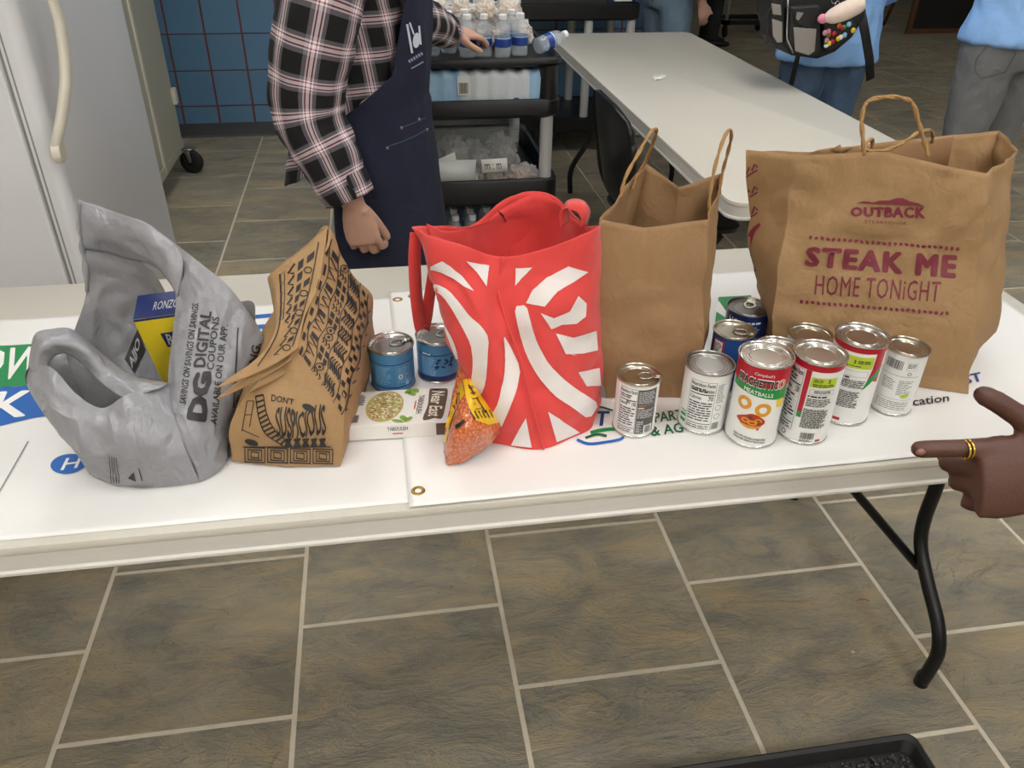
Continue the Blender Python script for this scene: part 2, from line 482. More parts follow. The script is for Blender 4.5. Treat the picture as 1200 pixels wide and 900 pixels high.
for n, (x, y, s_) in enumerate(PANELS):
    nm = 'glow_%d' % int(s_*100)
    if nm not in MATS:
        g = NT(nm); g.b.inputs['Base Color'].default_value = (.8, .8, .8, 1)
        g.b.inputs['Emission Color'].default_value = (LIGHT_COL if s_ > .45 else (.86, .94, 1.))+(1,); g.b.inputs['Emission Strength'].default_value = LIGHT_STRENGTH*s_; MATS[nm] = g.m
    t = thing('ceiling_light', 'rectangular white ceiling light panel set in the ceiling', 'ceiling light', (x, y, CEIL-.045), group='ceiling light panels')
    fr = join(box(x-.31, x+.31, y-.62, y-.59, CEIL-.045, CEIL-.001), box(x-.31, x+.31, y+.59, y+.62, CEIL-.045, CEIL-.001),
              box(x-.31, x-.28, y-.59, y+.59, CEIL-.045, CEIL-.001), box(x+.28, x+.31, y-.59, y+.59, CEIL-.045, CEIL-.001))
    mk('frame', fr, 'lamp_frame', t, smooth=False)
    mk('diffuser', box(x-.279, x+.279, y-.589, y+.589, CEIL-.035, CEIL-.02), nm, t, smooth=False)
# ================================================================ TABLES
TZ = .740
def table_mat():
    s = NT('table_plastic'); o = s.obj()
    f = s.noise(o, 220, 3); g = s.noise(o, 3, 4)
    c = s.mix(g, lin('#d6d2c8'), lin('#c9c5ba')); c = s.mix(s.math('MULTIPLY', f, .35), c, lin('#b3afa6'))
    s.l(c, s.b.inputs['Base Color']); s.b.inputs['Roughness'].default_value = .42
    s.bump(f, .12, .002); MATS['table_plastic'] = s.m
table_mat()
def tabled_mat():
    s = NT('table_edge'); o = s.obj(); mp = s.n('Mapping'); mp.inputs['Scale'].default_value = (6, 120, 120); s.l(o, mp.inputs[0])
    f = s.noise(mp.outputs[0], 3, 4)
    s.l(s.mix(f, lin('#cfccc7'), lin('#dedbd6')), s.b.inputs['Base Color']); s.b.inputs['Roughness'].default_value = .5; MATS['table_edge'] = s.m
tabled_mat()
M('black_steel', '#1a1b1d', .38, .3, var=.15); M('rivet', '#8a8781', .4, .9)
def rrect(x0, x1, y0, y1, r, n=6):
    P = []
    for cx, cy, a0 in ((x1-r, y1-r, 0), (x0+r, y1-r, PI/2), (x0+r, y0+r, PI), (x1-r, y0+r, 1.5*PI)):
        for k in range(n+1): a = a0+PI/2*k/n; P.append((cx+r*math.cos(a), cy+r*math.sin(a)))
    return P
def slab(P, levels):
    """stack of inset outlines: levels = [(inset, z), ...] of a counter-clockwise outline"""
    n = len(P); cx = sum(p[0] for p in P)/n; cy = sum(p[1] for p in P)/n; V, Fs = [], []
    hx = max(p[0] for p in P)-cx; hy = max(p[1] for p in P)-cy
    for ins, z in levels:
        for x, y in P: V.append((cx+(x-cx)*(1-ins/hx), cy+(y-cy)*(1-ins/hy), z))
    for j in range(len(levels)-1):
        for k in range(n): k2 = (k+1) % n; Fs.append((j*n+k, j*n+k2, (j+1)*n+k2, (j+1)*n+k))
    Fs.append(tuple(reversed(range(n)))); Fs.append(tuple((len(levels)-1)*n+k for k in range(n)))
    return V, Fs
def folding_table(x0, x1, y0, y1, label, along='x', legs=(), th=.05):
    t = thing('folding_table', label, 'table', ((x0+x1)/2, (y0+y1)/2, 0))
    P = rrect(x0, x1, y0, y1, .045)
    mk('tabletop', slab(P, [(.006, TZ-.014), (.001, TZ-.013), (.0, TZ-.008), (.002, TZ-.002), (.007, TZ)]), 'table_plastic', t, auto=.7)
    mk('rim', slab(P, [(.02, TZ-th), (.003, TZ-th), (.0, TZ-th+.003), (.0, TZ-th+.007), (.003, TZ-th+.010), (.0015, TZ-.014)]), 'table_edge', t, auto=.6)
    return t
t = folding_table(-1.17, 1.238, .818, 1.592, 'long white plastic folding table carrying the grocery bags and cans')
def leg_set(t, X, sgn, cy, tx):
    """wishbone leg frame in the plane x=X, swinging out to both feet, with a diagonal brace to x=tx"""
    for s, nm in ((-1, 'leg'), (1, 'leg')):
        f = lambda dy: cy+s*dy*1.18
        pth = [(X, f(.09), TZ-.05), (X, f(.112), .55), (X, f(.128), .43), (X, f(.130), .33), (X, f(.145), .27), (X, f(.19), .215), (X, f(.240), .165), (X, f(.264), .115), (X, f(.264), .06), (X, f(.258), .004)]
        lg = mk(nm, tube(smoothpath(pth, 36), .0140, 14, ref=(1, 0, 0)), 'black_steel', t)
        mk('foot_cap', tube([(X, f(.2581), .0), (X, f(.2583), .028)], .0148, 14, ref=(1, 0, 0)), 'black_steel', lg, auto=.6)
        mk('rivet', lathe([(.0, -.001), (.006, 0), (.005, .003), (0.001, .004)], 10, (X, f(.12)-.014, .47)), 'rivet', lg)
    mk('cross_bar', tube([(X, cy-.12, .63), (X, cy+.12, .63)], .011, 10), 'black_steel', t)
    mk('hinge_bar', tube([(X, cy-.28, TZ-.047), (X, cy+.28, TZ-.047)], .012, 10), 'black_steel', t)
    for s in (-1, 1):
        b = [(X, cy+s*.185, .225), ((X*.55+tx*.45), cy+s*.055, .46), (tx, cy+s*.02, TZ-.03)]
        mk('brace', tube(b, .0095, 8, ref=(0, 1, 0)), 'black_steel', t)
leg_set(t, 1.055, 1, 1.258, .58)
leg_set(t, -.985, -1, 1.258, -.52)
t2 = folding_table(.872, 1.612, 1.86, 4.27, 'empty white plastic folding table standing end-on behind the bags')
for X in (2.1, 4.02):
    for s in (-1, 1):
        x = 1.242+s*.27
        mk('leg', tube(smoothpath([(1.242+s*.16, X, TZ-.05), (1.242+s*.17, X, .45), (1.242+s*.19, X, .28), (x, X, .13), (x, X, .002)], 20), .0135, 12, ref=(0, 1, 0)), 'black_steel', t2)
    mk('cross_bar', tube([(1.242-.18, X, .56), (1.242+.18, X, .56)], .011, 10), 'black_steel', t2)
    mk('brace', tube([(1.242, X, .56), (1.242, X+(.42 if X < 3 else -.42), TZ-.04)], .009, 8), 'black_steel', t2)
M('paper_white', '#e9e7e2', .8)
sc = spline2d([(764, 90), (770, 88), (777, 87), (781, 90), (775, 93), (768, 94)], 18)
fl = poly2d(sc); 
o = mk('paper_scrap', ([tuple(U(x, y, Z=TZ+.002)+Vector((0, 0, .004*((i % 3)/2)))) for i, (x, y) in enumerate(fl[0])], fl[1]), 'paper_white', solid=.0006)
prop(o, 'tiny torn white paper scrap on the empty folding table', 'paper scrap')

# ================================================================ BANNERS
def vinyl():
    s = NT('vinyl'); o = s.obj(); g = s.noise(o, 2.5, 4); f = s.noise(o, 500, 2)
    s.l(s.mix(g, lin('#f1f0ee'), lin('#e6e5e4')), s.b.inputs['Base Color']); s.b.inputs['Roughness'].default_value = .38
    h = s.math('ADD', s.math('MULTIPLY', s.noise(o, 9, 3), 1.), s.math('MULTIPLY', f, .03))
    s.bump(h, .25, .006); MATS['vinyl'] = s.m
vinyl()
M('ink_green', '#0f8a4c', .45, var=.05); M('ink_blue', '#1562b8', .45, var=.05); M('ink_navy', '#20417e', .45, var=.05)
M('ink_white', '#f2f2f0', .45, var=.02); M('ink_dkgreen', '#14603c', .45, var=.05); M('brass', '#a88a4a', .3, .9); M('ink_dark', '#22242c', .5)
def banner(name, label, q, z, wav, seed, droop=None):
    fn0 = patchfn([[q[3], q[2]], [q[0], q[1]]])
    def fn(u, v):
        p = fn0(u, v); h = noise.noise(Vector((p.x*7, p.y*7, seed)))
        return Vector((p.x, p.y, z+.0006+wav*(h+.45*noise.noise(Vector((p.x*2.2, p.y*12, seed+4)))+1.4)*.5))
    t = thing(name, label, 'banner', (sum(p[0] for p in q)/4, sum(p[1] for p in q)/4, z))
    vf, uv = ngrid(fn, 110, 60)
    mk('sheet', vf, 'vinyl', t, solid=.0007)
    return t
L = lambda x, y: U(x, y, Z=TZ)
lb = banner('vinyl_banner', 'white vinyl banner with green and blue lettering under the grey plastic bag', [L(-330, 394)[:], (.04, 1.44, 0), (.036, .832, 0), (-.93, .832, 0)], TZ, .0006, 2.)
rb = banner('vinyl_banner', 'white vinyl banner with brass eyelets under the cans and red bag', [(-.002, 1.462, 0), (1.20, 1.462, 0), (1.20, .829, 0), (.004, .8205, 0)], TZ+.0022, .0006, 7.)
ZL, ZR = TZ+.0026, TZ+.0048
# left banner print
flat_on('print', poly2d(spline2d([(-40, 405), (0, 405), (40, 403), (110, 400), (112, 425), (108, 450), (60, 450), (20, 452), (-40, 456)], 50)), ZL, 'ink_green', lb)
flat_on('print', poly2d(spline2d([(-40, 458), (20, 453), (70, 449), (112, 450), (112, 480), (104, 491), (80, 490), (50, 488), (20, 494), (0, 499), (-40, 505)], 50)), ZL, 'ink_blue', lb)
flat_on('lettering', txt('OW', [(-22, 410), (58, 405), (48, 442), (-36, 446)], .03, .1), ZL+.0006, 'ink_white', lb)
flat_on('lettering', txt('K', [(-4, 460), (34, 458), (28, 487), (-14, 492)], .04, .1), ZL+.0006, 'ink_white', lb)
flat_on('print', poly2d(ell2d(80, 543.5, 21, 11.5, -.14, 32)), ZL, 'ink_blue', lb)
flat_on('lettering', txt('H', [(78, 537), (96, 535), (90, 548), (71, 551)], .02), ZL+.0006, 'ink_white', lb)
M('ink_grey', '#8f8f93', .6)
flat_on('print', stroke2d([(-10, 592), (33, 517)], 1.4), ZL, 'ink_grey', lb)
flat_on('print', poly2d([(262, 372), (322, 367), (322, 371), (262, 376)]), ZL, 'ink_blue', lb)
flat_on('print', poly2d([(270, 383), (322, 379), (322, 384), (270, 388)]), ZL, 'ink_blue', lb)
# right banner print
flat_on('lettering', txt('T', [(699, 482), (714, 482), (713, 498), (696, 499)], .04), ZR, 'ink_navy', rb)
for pts, w, m in (([(690, 474), (705, 477), (718, 481)], 2.2, 'ink_dkgreen'), ([(692, 507), (705, 504), (722, 503), (732, 509)], 4, 'ink_green'), ([(686, 513), (700, 509), (711, 511)], 3, 'ink_dkgreen'),
                  ([(676, 515), (690, 520), (710, 518), (726, 515), (731, 512)], 3.2, 'ink_blue')):
    flat_on('print', stroke2d(spline2d(pts, 14, False), w), ZR, m, rb)
flat_on('lettering', txt('PART', [(766, 484), (799, 479.5), (801, 490.5), (768, 495)], .03), ZR, 'ink_dkgreen', rb)
flat_on('lettering', txt('& AG', [(762, 500), (799, 495), (801, 506), (764, 511)], .03), ZR, 'ink_dkgreen', rb)
flat_on('print', poly2d([(842, 348), (880, 346), (900, 392), (850, 420), (836, 420), (838, 376)]), ZR, 'ink_green', rb)
flat_on('print', poly2d([(842, 352), (852, 366), (853, 374), (838, 364)]), ZR+.0005, 'ink_white', rb)
flat_on('lettering', txt('ication', [(1065, 467), (1112, 462), (1112, 470), (1067, 476)], .02), ZR, 'ink_dark', rb)
flat_on('lettering', txt('ST', [(1128, 440), (1148, 436), (1152, 446), (1132, 450)], .03), ZR, 'ink_navy', rb)
for px, py in ((490, 575), (466, 351), (484, 347)):
    p = U(px, py, Z=ZR-.0012)
    prop(mk('eyelet', lathe([(.0045, 0), (.0055, .0008), (.0075, .0012), (.0095, .0004), (.010, -.0006)], 24, p, caps=False), 'brass', rb), 'brass eyelet')
# ================================================================ CANS
TOP = TZ+.0042     # top of the banner
M('tin', '#cfcdc9', .26, 1., var=.06, vscale=40); M('tin_gold', '#c2bcae', .28, 1., var=.06); M('tin_dark', '#9b9996', .3, 1., var=.05)
M('lab_white', '#e8e8e6', .35, var=.02); M('lab_red', '#b5182a', .3, var=.04); M('lab_green', '#1f8f45', .3, var=.04); M('lab_lime', '#b9cf3a', .35, var=.03)
M('lab_blue', '#4a86b4', .32, var=.12, vscale=60); M('lab_navy', '#1d2f66', .28, var=.05); M('lab_royal', '#1c4b90', .28, var=.05)
M('print_black', '#17181a', .5, var=.02); M('print_grey', '#6d6f72', .5, var=.02); M('pasta', '#d99a2e', .4, var=.12, vscale=200); M('sauce', '#b93a1c', .35, var=.2, vscale=250)
M('print_cream', '#f0ead8', .45); M('print_yellow', '#f0d02a', .4); M('meat', '#7d3a22', .5, var=.2, vscale=200); M('print_sky', '#8fc2df', .4)
M('lab_charcoal', '#4d4b4c', .4, var=.08, vscale=80); M('print_orange', '#c2532c', .4)
def can_lid(d, h, tab):
    r = d/2
    p = [(r-.0010, h-.0035), (r+.0006, h-.0028), (r+.0009, h-.0012), (r+.0004, h), (r-.0008, h), (r-.0016, h-.0012), (r-.0022, h-.0042), (r-.0032, h-.005),
         (r*.86, h-.0048), (r*.84, h-.0036), (r*.82, h-.0036), (r*.80, h-.0046), (r*.74, h-.0046), (r*.72, h-.0036), (r*.70, h-.0036), (r*.68, h-.0046)]
    if not tab: p += [(r*.62, h-.0046), (r*.60, h-.0038), (r*.58, h-.0046)]
    p += [(r*.5, h-.0046), (r*.2, h-.0046), (.0002, h-.0046)]
    return lathe(p, 56, caps=False)
def pull_tab(d, h, rot):
    r = d/2; z = h-.0022
    ring = []
    n = 20
    path = [(r*.30+.0095*1.15*math.cos(2*PI*k/n), .0085*math.sin(2*PI*k/n), z+.0006*math.cos(2*PI*k/n)) for k in range(n+1)]
    a = tube(path, [(.0019, .0007)]*(n+1), 6, caps=False)
    b = xf(box(-.011, .011, -.0068, .0068, -.0006, .0006), T_(r*.30+.017, 0, z))
    b = join(tube([(r*.30+.008, 0, z), (r*.30+.018, 0, z), (r*.30+.024, 0, z)], [(.0075, .0008), (.0078, .0009), (.0045, .0007)], 12))
    c = lathe([(.0045, -.0028), (.0045, .0008), (.003, .0016), (.0005, .0017)], 14, (r*.30+.0175, 0, z), caps=False)
    return xf(join(a, b, c), R_(rot, 'Z'))
def can(name, label, cx, cy, d, h, tab=None, tabrot=0, bands=(), art=(), lid='tin', side='lab_white', turn=0., ribs=False, cat='can'):
    """bands: (z0, z1, material) as fractions of the label; art: (2D design in metres, x = arc to the viewer's right, y = height, material)"""
    t = thing(name, label, cat, (cx, cy, TOP)); r = d/2
    prof = [(r-.003, .0), (r-.0006, .0004), (r, .0015), (r-.0002, .003), (r-.0012, .0042)]
    mk('bottom_rim', lathe(prof, 48), 'tin', t, local=True)
    zs = [(.0, 1., side)] if not bands else list(bands)
    z0, z1 = .0038, h-.0032
    for a, b, m in zs:
        A, B = z0+(z1-z0)*a, z0+(z1-z0)*b
        if ribs: pr = [(r-.0011+.0004*math.sin(k*1.1), A+(B-A)*k/24) for k in range(25)]
        else: pr = [(r-.0011, A), (r-.0011, B)]
        mk('label_wrap', lathe(pr, 56, caps=False), m, t, local=True)
    mk('lid', can_lid(d, h, tab), lid, t, local=True, auto=.3)
    if tab: prop(mk('pull_tab', pull_tab(d, h, tabrot), tab, t, local=True), 'metal pull tab')
    g = Vector((cx, cy)).normalized(); g = Vector((g.x*math.cos(turn)-g.y*math.sin(turn), g.x*math.sin(turn)+g.y*math.cos(turn))); rt = Vector((g.y, -g.x)); rr = r-.0011
    for n, (m2, mt, *rest) in enumerate(art):
        v, f = cut2d(m2[0], m2[1], .005); lay = rest[0] if rest else 1
        e0 = rr+.00025*lay
        q = [((e0+l)*(-g.x*math.cos(x/rr)+rt.x*math.sin(x/rr)), (e0+l)*(-g.y*math.cos(x/rr)+rt.y*math.sin(x/rr)), y) for x, y, l in v]
        mk(rest[1] if len(rest) > 1 else 'label_print', (q, f), mt, t, local=True)
    return t
def nutrition(x0, x1, y0, y1, title='Nutrition Facts', seed=1, big='70'):
    w = x1-x0; hh = y1-y0; ms = [frame2(x0, x1, y0, y1, .0005)]
    ms.append(txt(title, [(x0+w*.05, y1-hh*.03), (x1-w*.05, y1-hh*.03), (x1-w*.05, y1-hh*.10), (x0+w*.05, y1-hh*.10)], .03))
    ms += [rect2(x0+w*.04, x1-w*.04, y1-hh*.27, y1-hh*.25), rect2(x0+w*.04, x1-w*.04, y0+hh*.11, y0+hh*.125)]
    ms.append(fine2d(x0+w*.05, x1-w*.3, y1-hh*.23, y1-hh*.12, hh*.045, seed=seed))
    ms.append(txt('Calories', [(x0+w*.05, y1-hh*.30), (x0+w*.5, y1-hh*.30), (x0+w*.5, y1-hh*.37), (x0+w*.05, y1-hh*.37)], .02))
    ms.append(txt(big, [(x1-w*.25, y1-hh*.29), (x1-w*.06, y1-hh*.29), (x1-w*.06, y1-hh*.38), (x1-w*.25, y1-hh*.38)], .03))
    ms.append(fine2d(x0+w*.05, x1-w*.08, y0+hh*.14, y1-hh*.40, hh*.052, fill=.45, seed=seed+1))
    ms.append(fine2d(x0+w*.05, x1-w*.08, y0+hh*.015, y0+hh*.10, hh*.04, fill=.45, seed=seed+2))
    for k in range(6):
        yy = y0+hh*(.17+.075*k); ms.append(rect2(x0+w*.04, x1-w*.04, yy-.0001, yy+.0001))
    return join2(*ms)
# --- ravioli-ring can facing the viewer
h = .139
def ring2(cx, cy, rx, ry, w, n=26, rot=0):
    return stroke2d(ell2d(cx, cy, rx, ry, rot, n), w, True)
M('print_white_edge', '#f3f2ee', .45, var=.02)
spag_art = [
    (poly2d([(-.045, .0935), (-.02, .0925), (0, .0895), (.02, .086), (.045, .082), (.045, .1045), (.02, .1045), (0, .1045), (-.045, .1045)]), 'lab_green', 1),
    (txt('SPAGHETTIO', [(-.0340, .1200), (.027, .1165), (.027, .1020), (-.0340, .1070)], .10, 0, 1.05), 'print_white_edge', 2),
    (txt('SPAGHETTIO', [(-.0335, .1190), (.0265, .1155), (.0265, .1030), (-.0335, .1080)], .062, 0, 1.05), 'print_black', 3),
    (ring2(.0305, .110, .0046, .0062, .0042), 'print_cream', 4), (ring2(.0305, .110, .0046, .0062, .0018), 'print_orange', 5),
    (txt('Campbell\'s', [(-.010, .1285), (.018, .1265), (.018, .1205), (-.010, .1225)], .01, .3), 'ink_white', 2),
    (txt('MEATBALLS', [(-.021, .1005), (.021, .0955), (.021, .0895), (-.021, .0940)], .02), 'ink_white', 2),
    (poly2d([(.029, .086), (.042, .084), (.042, .070), (.031, .071)]), 'print_yellow', 1),
    (ring2(-.0165, .0745, .0080, .0080, .0058), 'pasta', 2), (ring2(.0115, .0680, .0085, .0085, .0058), 'pasta', 2),
    (poly2d(spline2d([(-.024, .0465), (-.018, .052), (-.010, .056), (-.002, .060), (.008, .057), (.016, .051), (.017, .045), (.012, .040), (.010, .033), (.0075, .034), (.004, .039), (-.012, .0385)], 48)), 'sauce', 2),
    (poly2d(spline2d([(-.018, .0405), (-.006, .0345), (.008, .036), (.013, .041), (0, .039)], 24)), 'pasta', 3),
    (ring2(-.010, .047, .005, .003, .0022), 'pasta', 3), (ring2(.0, .0445, .0055, .003, .0022), 'pasta', 3), (ring2(.008, .049, .004, .003, .002), 'pasta', 3),
    (poly2d(ell2d(-.004, .053, .004, .003)), 'meat', 4), (poly2d(ell2d(.010, .0445, .0035, .003)), 'meat', 4),
    (join2(txt('PASTA WITH MEATBALLS MADE WITH', [(-.024, .021), (.024, .017), (.024, .0135), (-.024, .0175)], .02), txt('CHICKEN, BEEF ADDED IN TOMATO SAUCE', [(-.024, .016), (.024, .012), (.024, .0085), (-.024, .0125)], .02)), 'print_black', 1),
    (nutrition(.046, .078, .02, .10, seed=4), 'print_black', 1), (fine2d(-.08, -.050, .02, .10, .0032, seed=9), 'print_black', 1)]
can('soup_can', 'tall pasta can with red top, green band and pasta rings facing out', .517, .912, .077, h, bands=[(0, .76, 'lab_white'), (.76, 1, 'lab_red')], art=spag_art)
# --- same kind turned round: nutrition panel and lime box
art2 = [(poly2d([(-.0125, .125), (-.0045, .125), (-.0055, .055), (-.0125, .055)]), 'lab_red', 1), (poly2d([(-.0125, .055), (-.0055, .055), (-.0055, .046), (-.0125, .046)]), 'lab_green', 1),
    (poly2d([(-.003, .116), (.034, .116), (.034, .100), (-.004, .100)]), 'lab_lime', 2), (txt('20% DV', [(.0, .1135), (.013, .1135), (.013, .1085), (.0, .1085)], .03), 'print_black', 3), (txt('3', [(.020, .114), (.023, .114), (.023, .108), (.020, .108)], .03), 'print_black', 3),
    (fine2d(.0, .030, .1015, .107, .0026, seed=6), 'print_black', 3), (frame2(-.002, .033, .088, .0965, .0004), 'print_grey', 2), (fine2d(.004, .028, .089, .096, .0026, seed=2), 'print_black', 2),
    (fine2d(-.003, .024, .083, .0868, .0034, fill=.75, seed=15), 'print_black', 2),
    (fine2d(-.003, .033, .066, .082, .0028, seed=12), 'print_black', 2), (fine2d(-.004, .032, .030, .064, .0024, fill=.6, seed=13), 'print_black', 2),
    (bars2d(.0, .020, .011, .022), 'print_black', 2), (fine2d(.0, .018, .005, .010, .002, seed=3), 'print_black', 2),
    (nutrition(-.046, -.0145, .020, .124, 'Nutrition Facts', 20, '530'), 'print_black', 2), (ring2(-.026, .0125, .0035, .0035, .0012), 'print_black', 2),
    (poly2d([(.023, .010), (.031, .010), (.031, .006), (.023, .006)]), 'lab_red', 2)]
can('soup_can', 'tall can with vertical red stripe and lime box beside the pasta-ring can', .597, .908, .075, .138, bands=[(0, .925, 'lab_white'), (.925, 1, 'lab_red')], art=art2)
art3 = [(poly2d([(.0285, .128), (.045, .128), (.045, .075), (.024, .083), (.0275, .100)]), 'lab_red', 1), (poly2d([(.0245, .084), (.045, .105), (.045, .092), (.019, .064)]), 'lab_green', 2),
    (poly2d([(-.022, .121), (.026, .121), (.0255, .101), (-.022, .101)]), 'lab_lime', 2), (txt('3', [(-.002, .115), (.001, .115), (.001, .109), (-.002, .109)], .03), 'print_black', 3), (fine2d(.004, .022, .108, .116, .003, seed=5), 'print_black', 3),
    (fine2d(-.018, .02, .102, .107, .0026, seed=8), 'print_black', 3), (frame2(-.012, .022, .087, .097, .0004), 'print_grey', 2), (fine2d(-.016, .004, .083, .0868, .0034, fill=.75, seed=16), 'print_black', 2),
    (fine2d(-.016, .021, .066, .082, .0028, seed=22), 'print_black', 2), (fine2d(-.018, .018, .032, .062, .0024, fill=.6, seed=23), 'print_black', 2), (bars2d(-.022, -.016, .012, .024), 'print_black', 2),
    (poly2d([(-.010, .013), (.0, .013), (.0, .008), (-.010, .008)]), 'lab_red', 2)]
can('soup_can', 'tall can with red and green corner and lime box, next to the white barcode can', .6824, .9463, .0775, .1386, bands=[(0, .93, 'lab_white'), (.93, 1, 'lab_red')], art=art3)
# --- white can with barcode
art4 = [(bars2d(-.024, .002, .082, .097), 'print_black', 1), (frame2(.008, .022, .083, .096, .0003), 'print_grey', 1), (fine2d(.009, .021, .085, .095, .0026, seed=31), 'print_grey', 1), (ring2(.014, .077, .0025, .0025, .0008), 'print_black', 1),
    (rect2(-.026, .030, .0712, .0718), 'print_grey', 1), (fine2d(-.022, -.002, .045, .066, .0032, fill=.35, seed=32), 'print_grey', 1), (fine2d(.003, .024, .038, .066, .003, fill=.35, seed=33), 'print_grey', 1),
    (poly2d(spline2d([(.010, .037), (.016, .041), (.022, .042), (.022, .036), (.014, .034)], 20)), 'lab_lime', 1), (rect2(-.028, .03, .0302, .0306), 'print_grey', 1), (fine2d(-.024, .026, .010, .028, .0032, fill=.3, seed=34), 'print_grey', 1)]
can('soup_can', 'white can with barcode and grey print against the large paper bag', .768, .953, .064, .109, art=art4, lid='tin_gold')
# --- two cans behind, lids showing
can('soup_can', 'plain tin can mostly hidden behind the pasta-ring can', .579, .989, .073, .1, art=[(fine2d(-.02, .02, .02, .08, .003, seed=41), 'print_black', 1)])
can('soup_can', 'tin can with gold ringed lid tucked against the large paper bag', .6485, 1.026, .068, .1, art=[(fine2d(-.02, .02, .02, .08, .003, seed=42), 'print_black', 1)], lid='tin_gold')
# --- white can with nutrition panel
art5 = [(nutrition(-.0235, .0155, .010, .092, 'Nutrition Facts', 51, '70'), 'print_black', 1), (txt('Datos de Nutricion', [(-.021, .0805), (.013, .0805), (.013, .0745), (-.021, .0745)], .03), 'print_black', 1),
    (rect2(-.036, -.0245, .013, .019), 'lab_green', 1), (rect2(-.036, -.0245, .023, .028), 'lab_green', 1), (fine2d(.018, .031, .055, .09, .003, fill=.4, seed=52), 'print_grey', 1),
    (ring2(.023, .048, .0045, .0045, .0008), 'print_grey', 1), (ring2(.023, .033, .0045, .0045, .0008), 'print_grey', 1), (bars2d(.017, .029, .010, .022), 'print_grey', 1), (rect2(-.036, -.0245, .031, .033), 'lab_green', 1)]
can('soup_can', 'short white can with green stripes and a nutrition panel before the plain bag', .4538, .9519, .0715, .1063, art=art5, lid='tin_dark')
# --- small can with charcoal label
art6 = [(rect2(.0025, .033, .008, .085), 'lab_charcoal', 1), (nutrition(-.026, .0018, .009, .085, 'Nutrition Facts', 61, '190'), 'print_black', 1), (fine2d(.004, .030, .062, .083, .0026, fill=.5, seed=62), 'print_grey2', 2), (fine2d(.004, .030, .035, .052, .0026, fill=.5, seed=63), 'print_grey2', 2),
    (txt('80', [(-.014, .066), (-.008, .066), (-.008, .060), (-.014, .060)], .03), 'print_black', 1), (rect2(.004, .016, .056, .0575), 'print_orange', 2), (rect2(.004, .013, .053, .0545), 'print_cream', 2), (rect2(.004, .030, .0588, .0592), 'print_grey2', 2),
    (rect2(.0155, .030, .0085, .023), 'lab_white', 2), (bars2d(.017, .028, .010, .022), 'print_black', 3), (fine2d(.004, .014, .010, .032, .0024, seed=64), 'print_grey2', 2)]
M('print_grey2', '#b9b9b9', .5)
can('soup_can', 'small can with charcoal and white label before the plain paper bag', .3484, .9549, .0645, .0934, tab='tin', tabrot=-.15, art=art6, lid='tin_gold')
# --- two dark blue cans between the bags
can('vegetable_can', 'royal blue can with red-edged panel and gold pull-tab lid beside the plain bag', .533, 1.0535, .065, .1, tab='tin_gold', tabrot=-.5, side='lab_royal', lid='tin_gold', turn=-.3,
    art=[(rect2(-.022, -.001, .03, .09), 'lab_red', 1), (rect2(-.020, -.004, .03, .088), 'lab_white', 2), (fine2d(-.019, -.005, .032, .086, .0028, seed=71), 'print_black', 3)])
can('vegetable_can', 'navy blue can with white print tucked between the two tall paper bags', .607, 1.162, .074, .08, tab='print_cream', tabrot=1.0, side='lab_navy', lid='tin_dark',
    art=[(txt('HO', [(-.032, .070), (-.012, .068), (-.012, .056), (-.032, .058)], .04), 'ink_white', 1), (fine2d(-.004, .026, .062, .069, .0062, fill=.6, seed=75), 'ink_white', 1), (fine2d(-.002, .026, .03, .060, .0042, fill=.4, seed=72), 'print_sky', 1)])
# --- two light blue cans by the rice box
for (x, y, lab, sd, extra) in ((-.005, 1.128, 'blue tin can with printed text touching the patterned paper bag', 81, 0), (.0706, 1.1472, 'blue tin can with pale sprig picture touching the red bag', 91, 1)):
    art = [(rect2(-.05, .05, .052, .0535), 'lab_navy', 1), (rect2(-.05, .05, .010, .012), 'lab_navy', 1), (fine2d(-.03, -.004, .016, .050, .0030, fill=.35, seed=sd), 'print_sky', 1), (frame2(.006, .028, .013, .050, .0004), 'print_sky', 1), (fine2d(.008, .026, .015, .048, .003, fill=.35, seed=sd+1), 'print_sky', 1),
           (ring2(.012, .030, .0028, .0035, .0014), 'ink_white', 2), (rect2(.020, .026, .012, .020), 'print_sky', 2)]
    if extra:
        art = art[:3]+[(fine2d(-.028, -.012, .053, .057, .004, seed=7), 'print_cream', 1)]
        rnd = random.Random(4)
        for k in range(16): art.append((poly2d(ell2d(-.010+.036*rnd.random(), .030+.018*rnd.random(), .0035, .0018, rnd.random()*3)), 'lab_navy', 1))
        art += [(rect2(-.05, .05, .004, .014), 'lab_navy', 1), (frame2(-.014, -.006, .016, .024, .0008), 'print_sky', 2)]
    can('tuna_can', lab, x, y, .0718, .0745, tab='tin_dark', tabrot=.5, side='lab_blue', art=art)
# ================================================================ BOX AND LENTIL BAG
M('box_white', '#e6e4df', .4, var=.02); M('ink_brown', '#5d4636', .45); M('leaf_green', '#7fa63a', .4, var=.15, vscale=200); M('grain', '#b9ab6a', .6, var=.3, vscale=300)
t = thing('rice_box', 'white boxed side dish with salad picture lying flat before the blue cans', 'box', (0, 1.02, TOP))
q = [U(405, 500, Z=TOP+.026), U(525, 493.5, Z=TOP+.026), U(531.6, 452.7, Z=TOP+.026), U(415, 460, Z=TOP+.026)]
V = [tuple(p-Vector((0, 0, .026))) for p in q]+[tuple(p) for p in q]
mk('carton', (V, [(3, 2, 1, 0), (4, 5, 6, 7), (0, 1, 5, 4), (1, 2, 6, 5), (2, 3, 7, 6), (3, 0, 4, 7)]), 'box_white', t, smooth=False, bevel=.0008)
fn = patchfn([[q[0], q[1]], [q[3], q[2]]])
def top_print(m2, mt, lay=1, step=.05):
    v, f = m2; mk('print', ([tuple(fn(x, y)+Vector((0, 0, .0004*lay))) for x, y, *_l in v], f), mt, t, smooth=False)
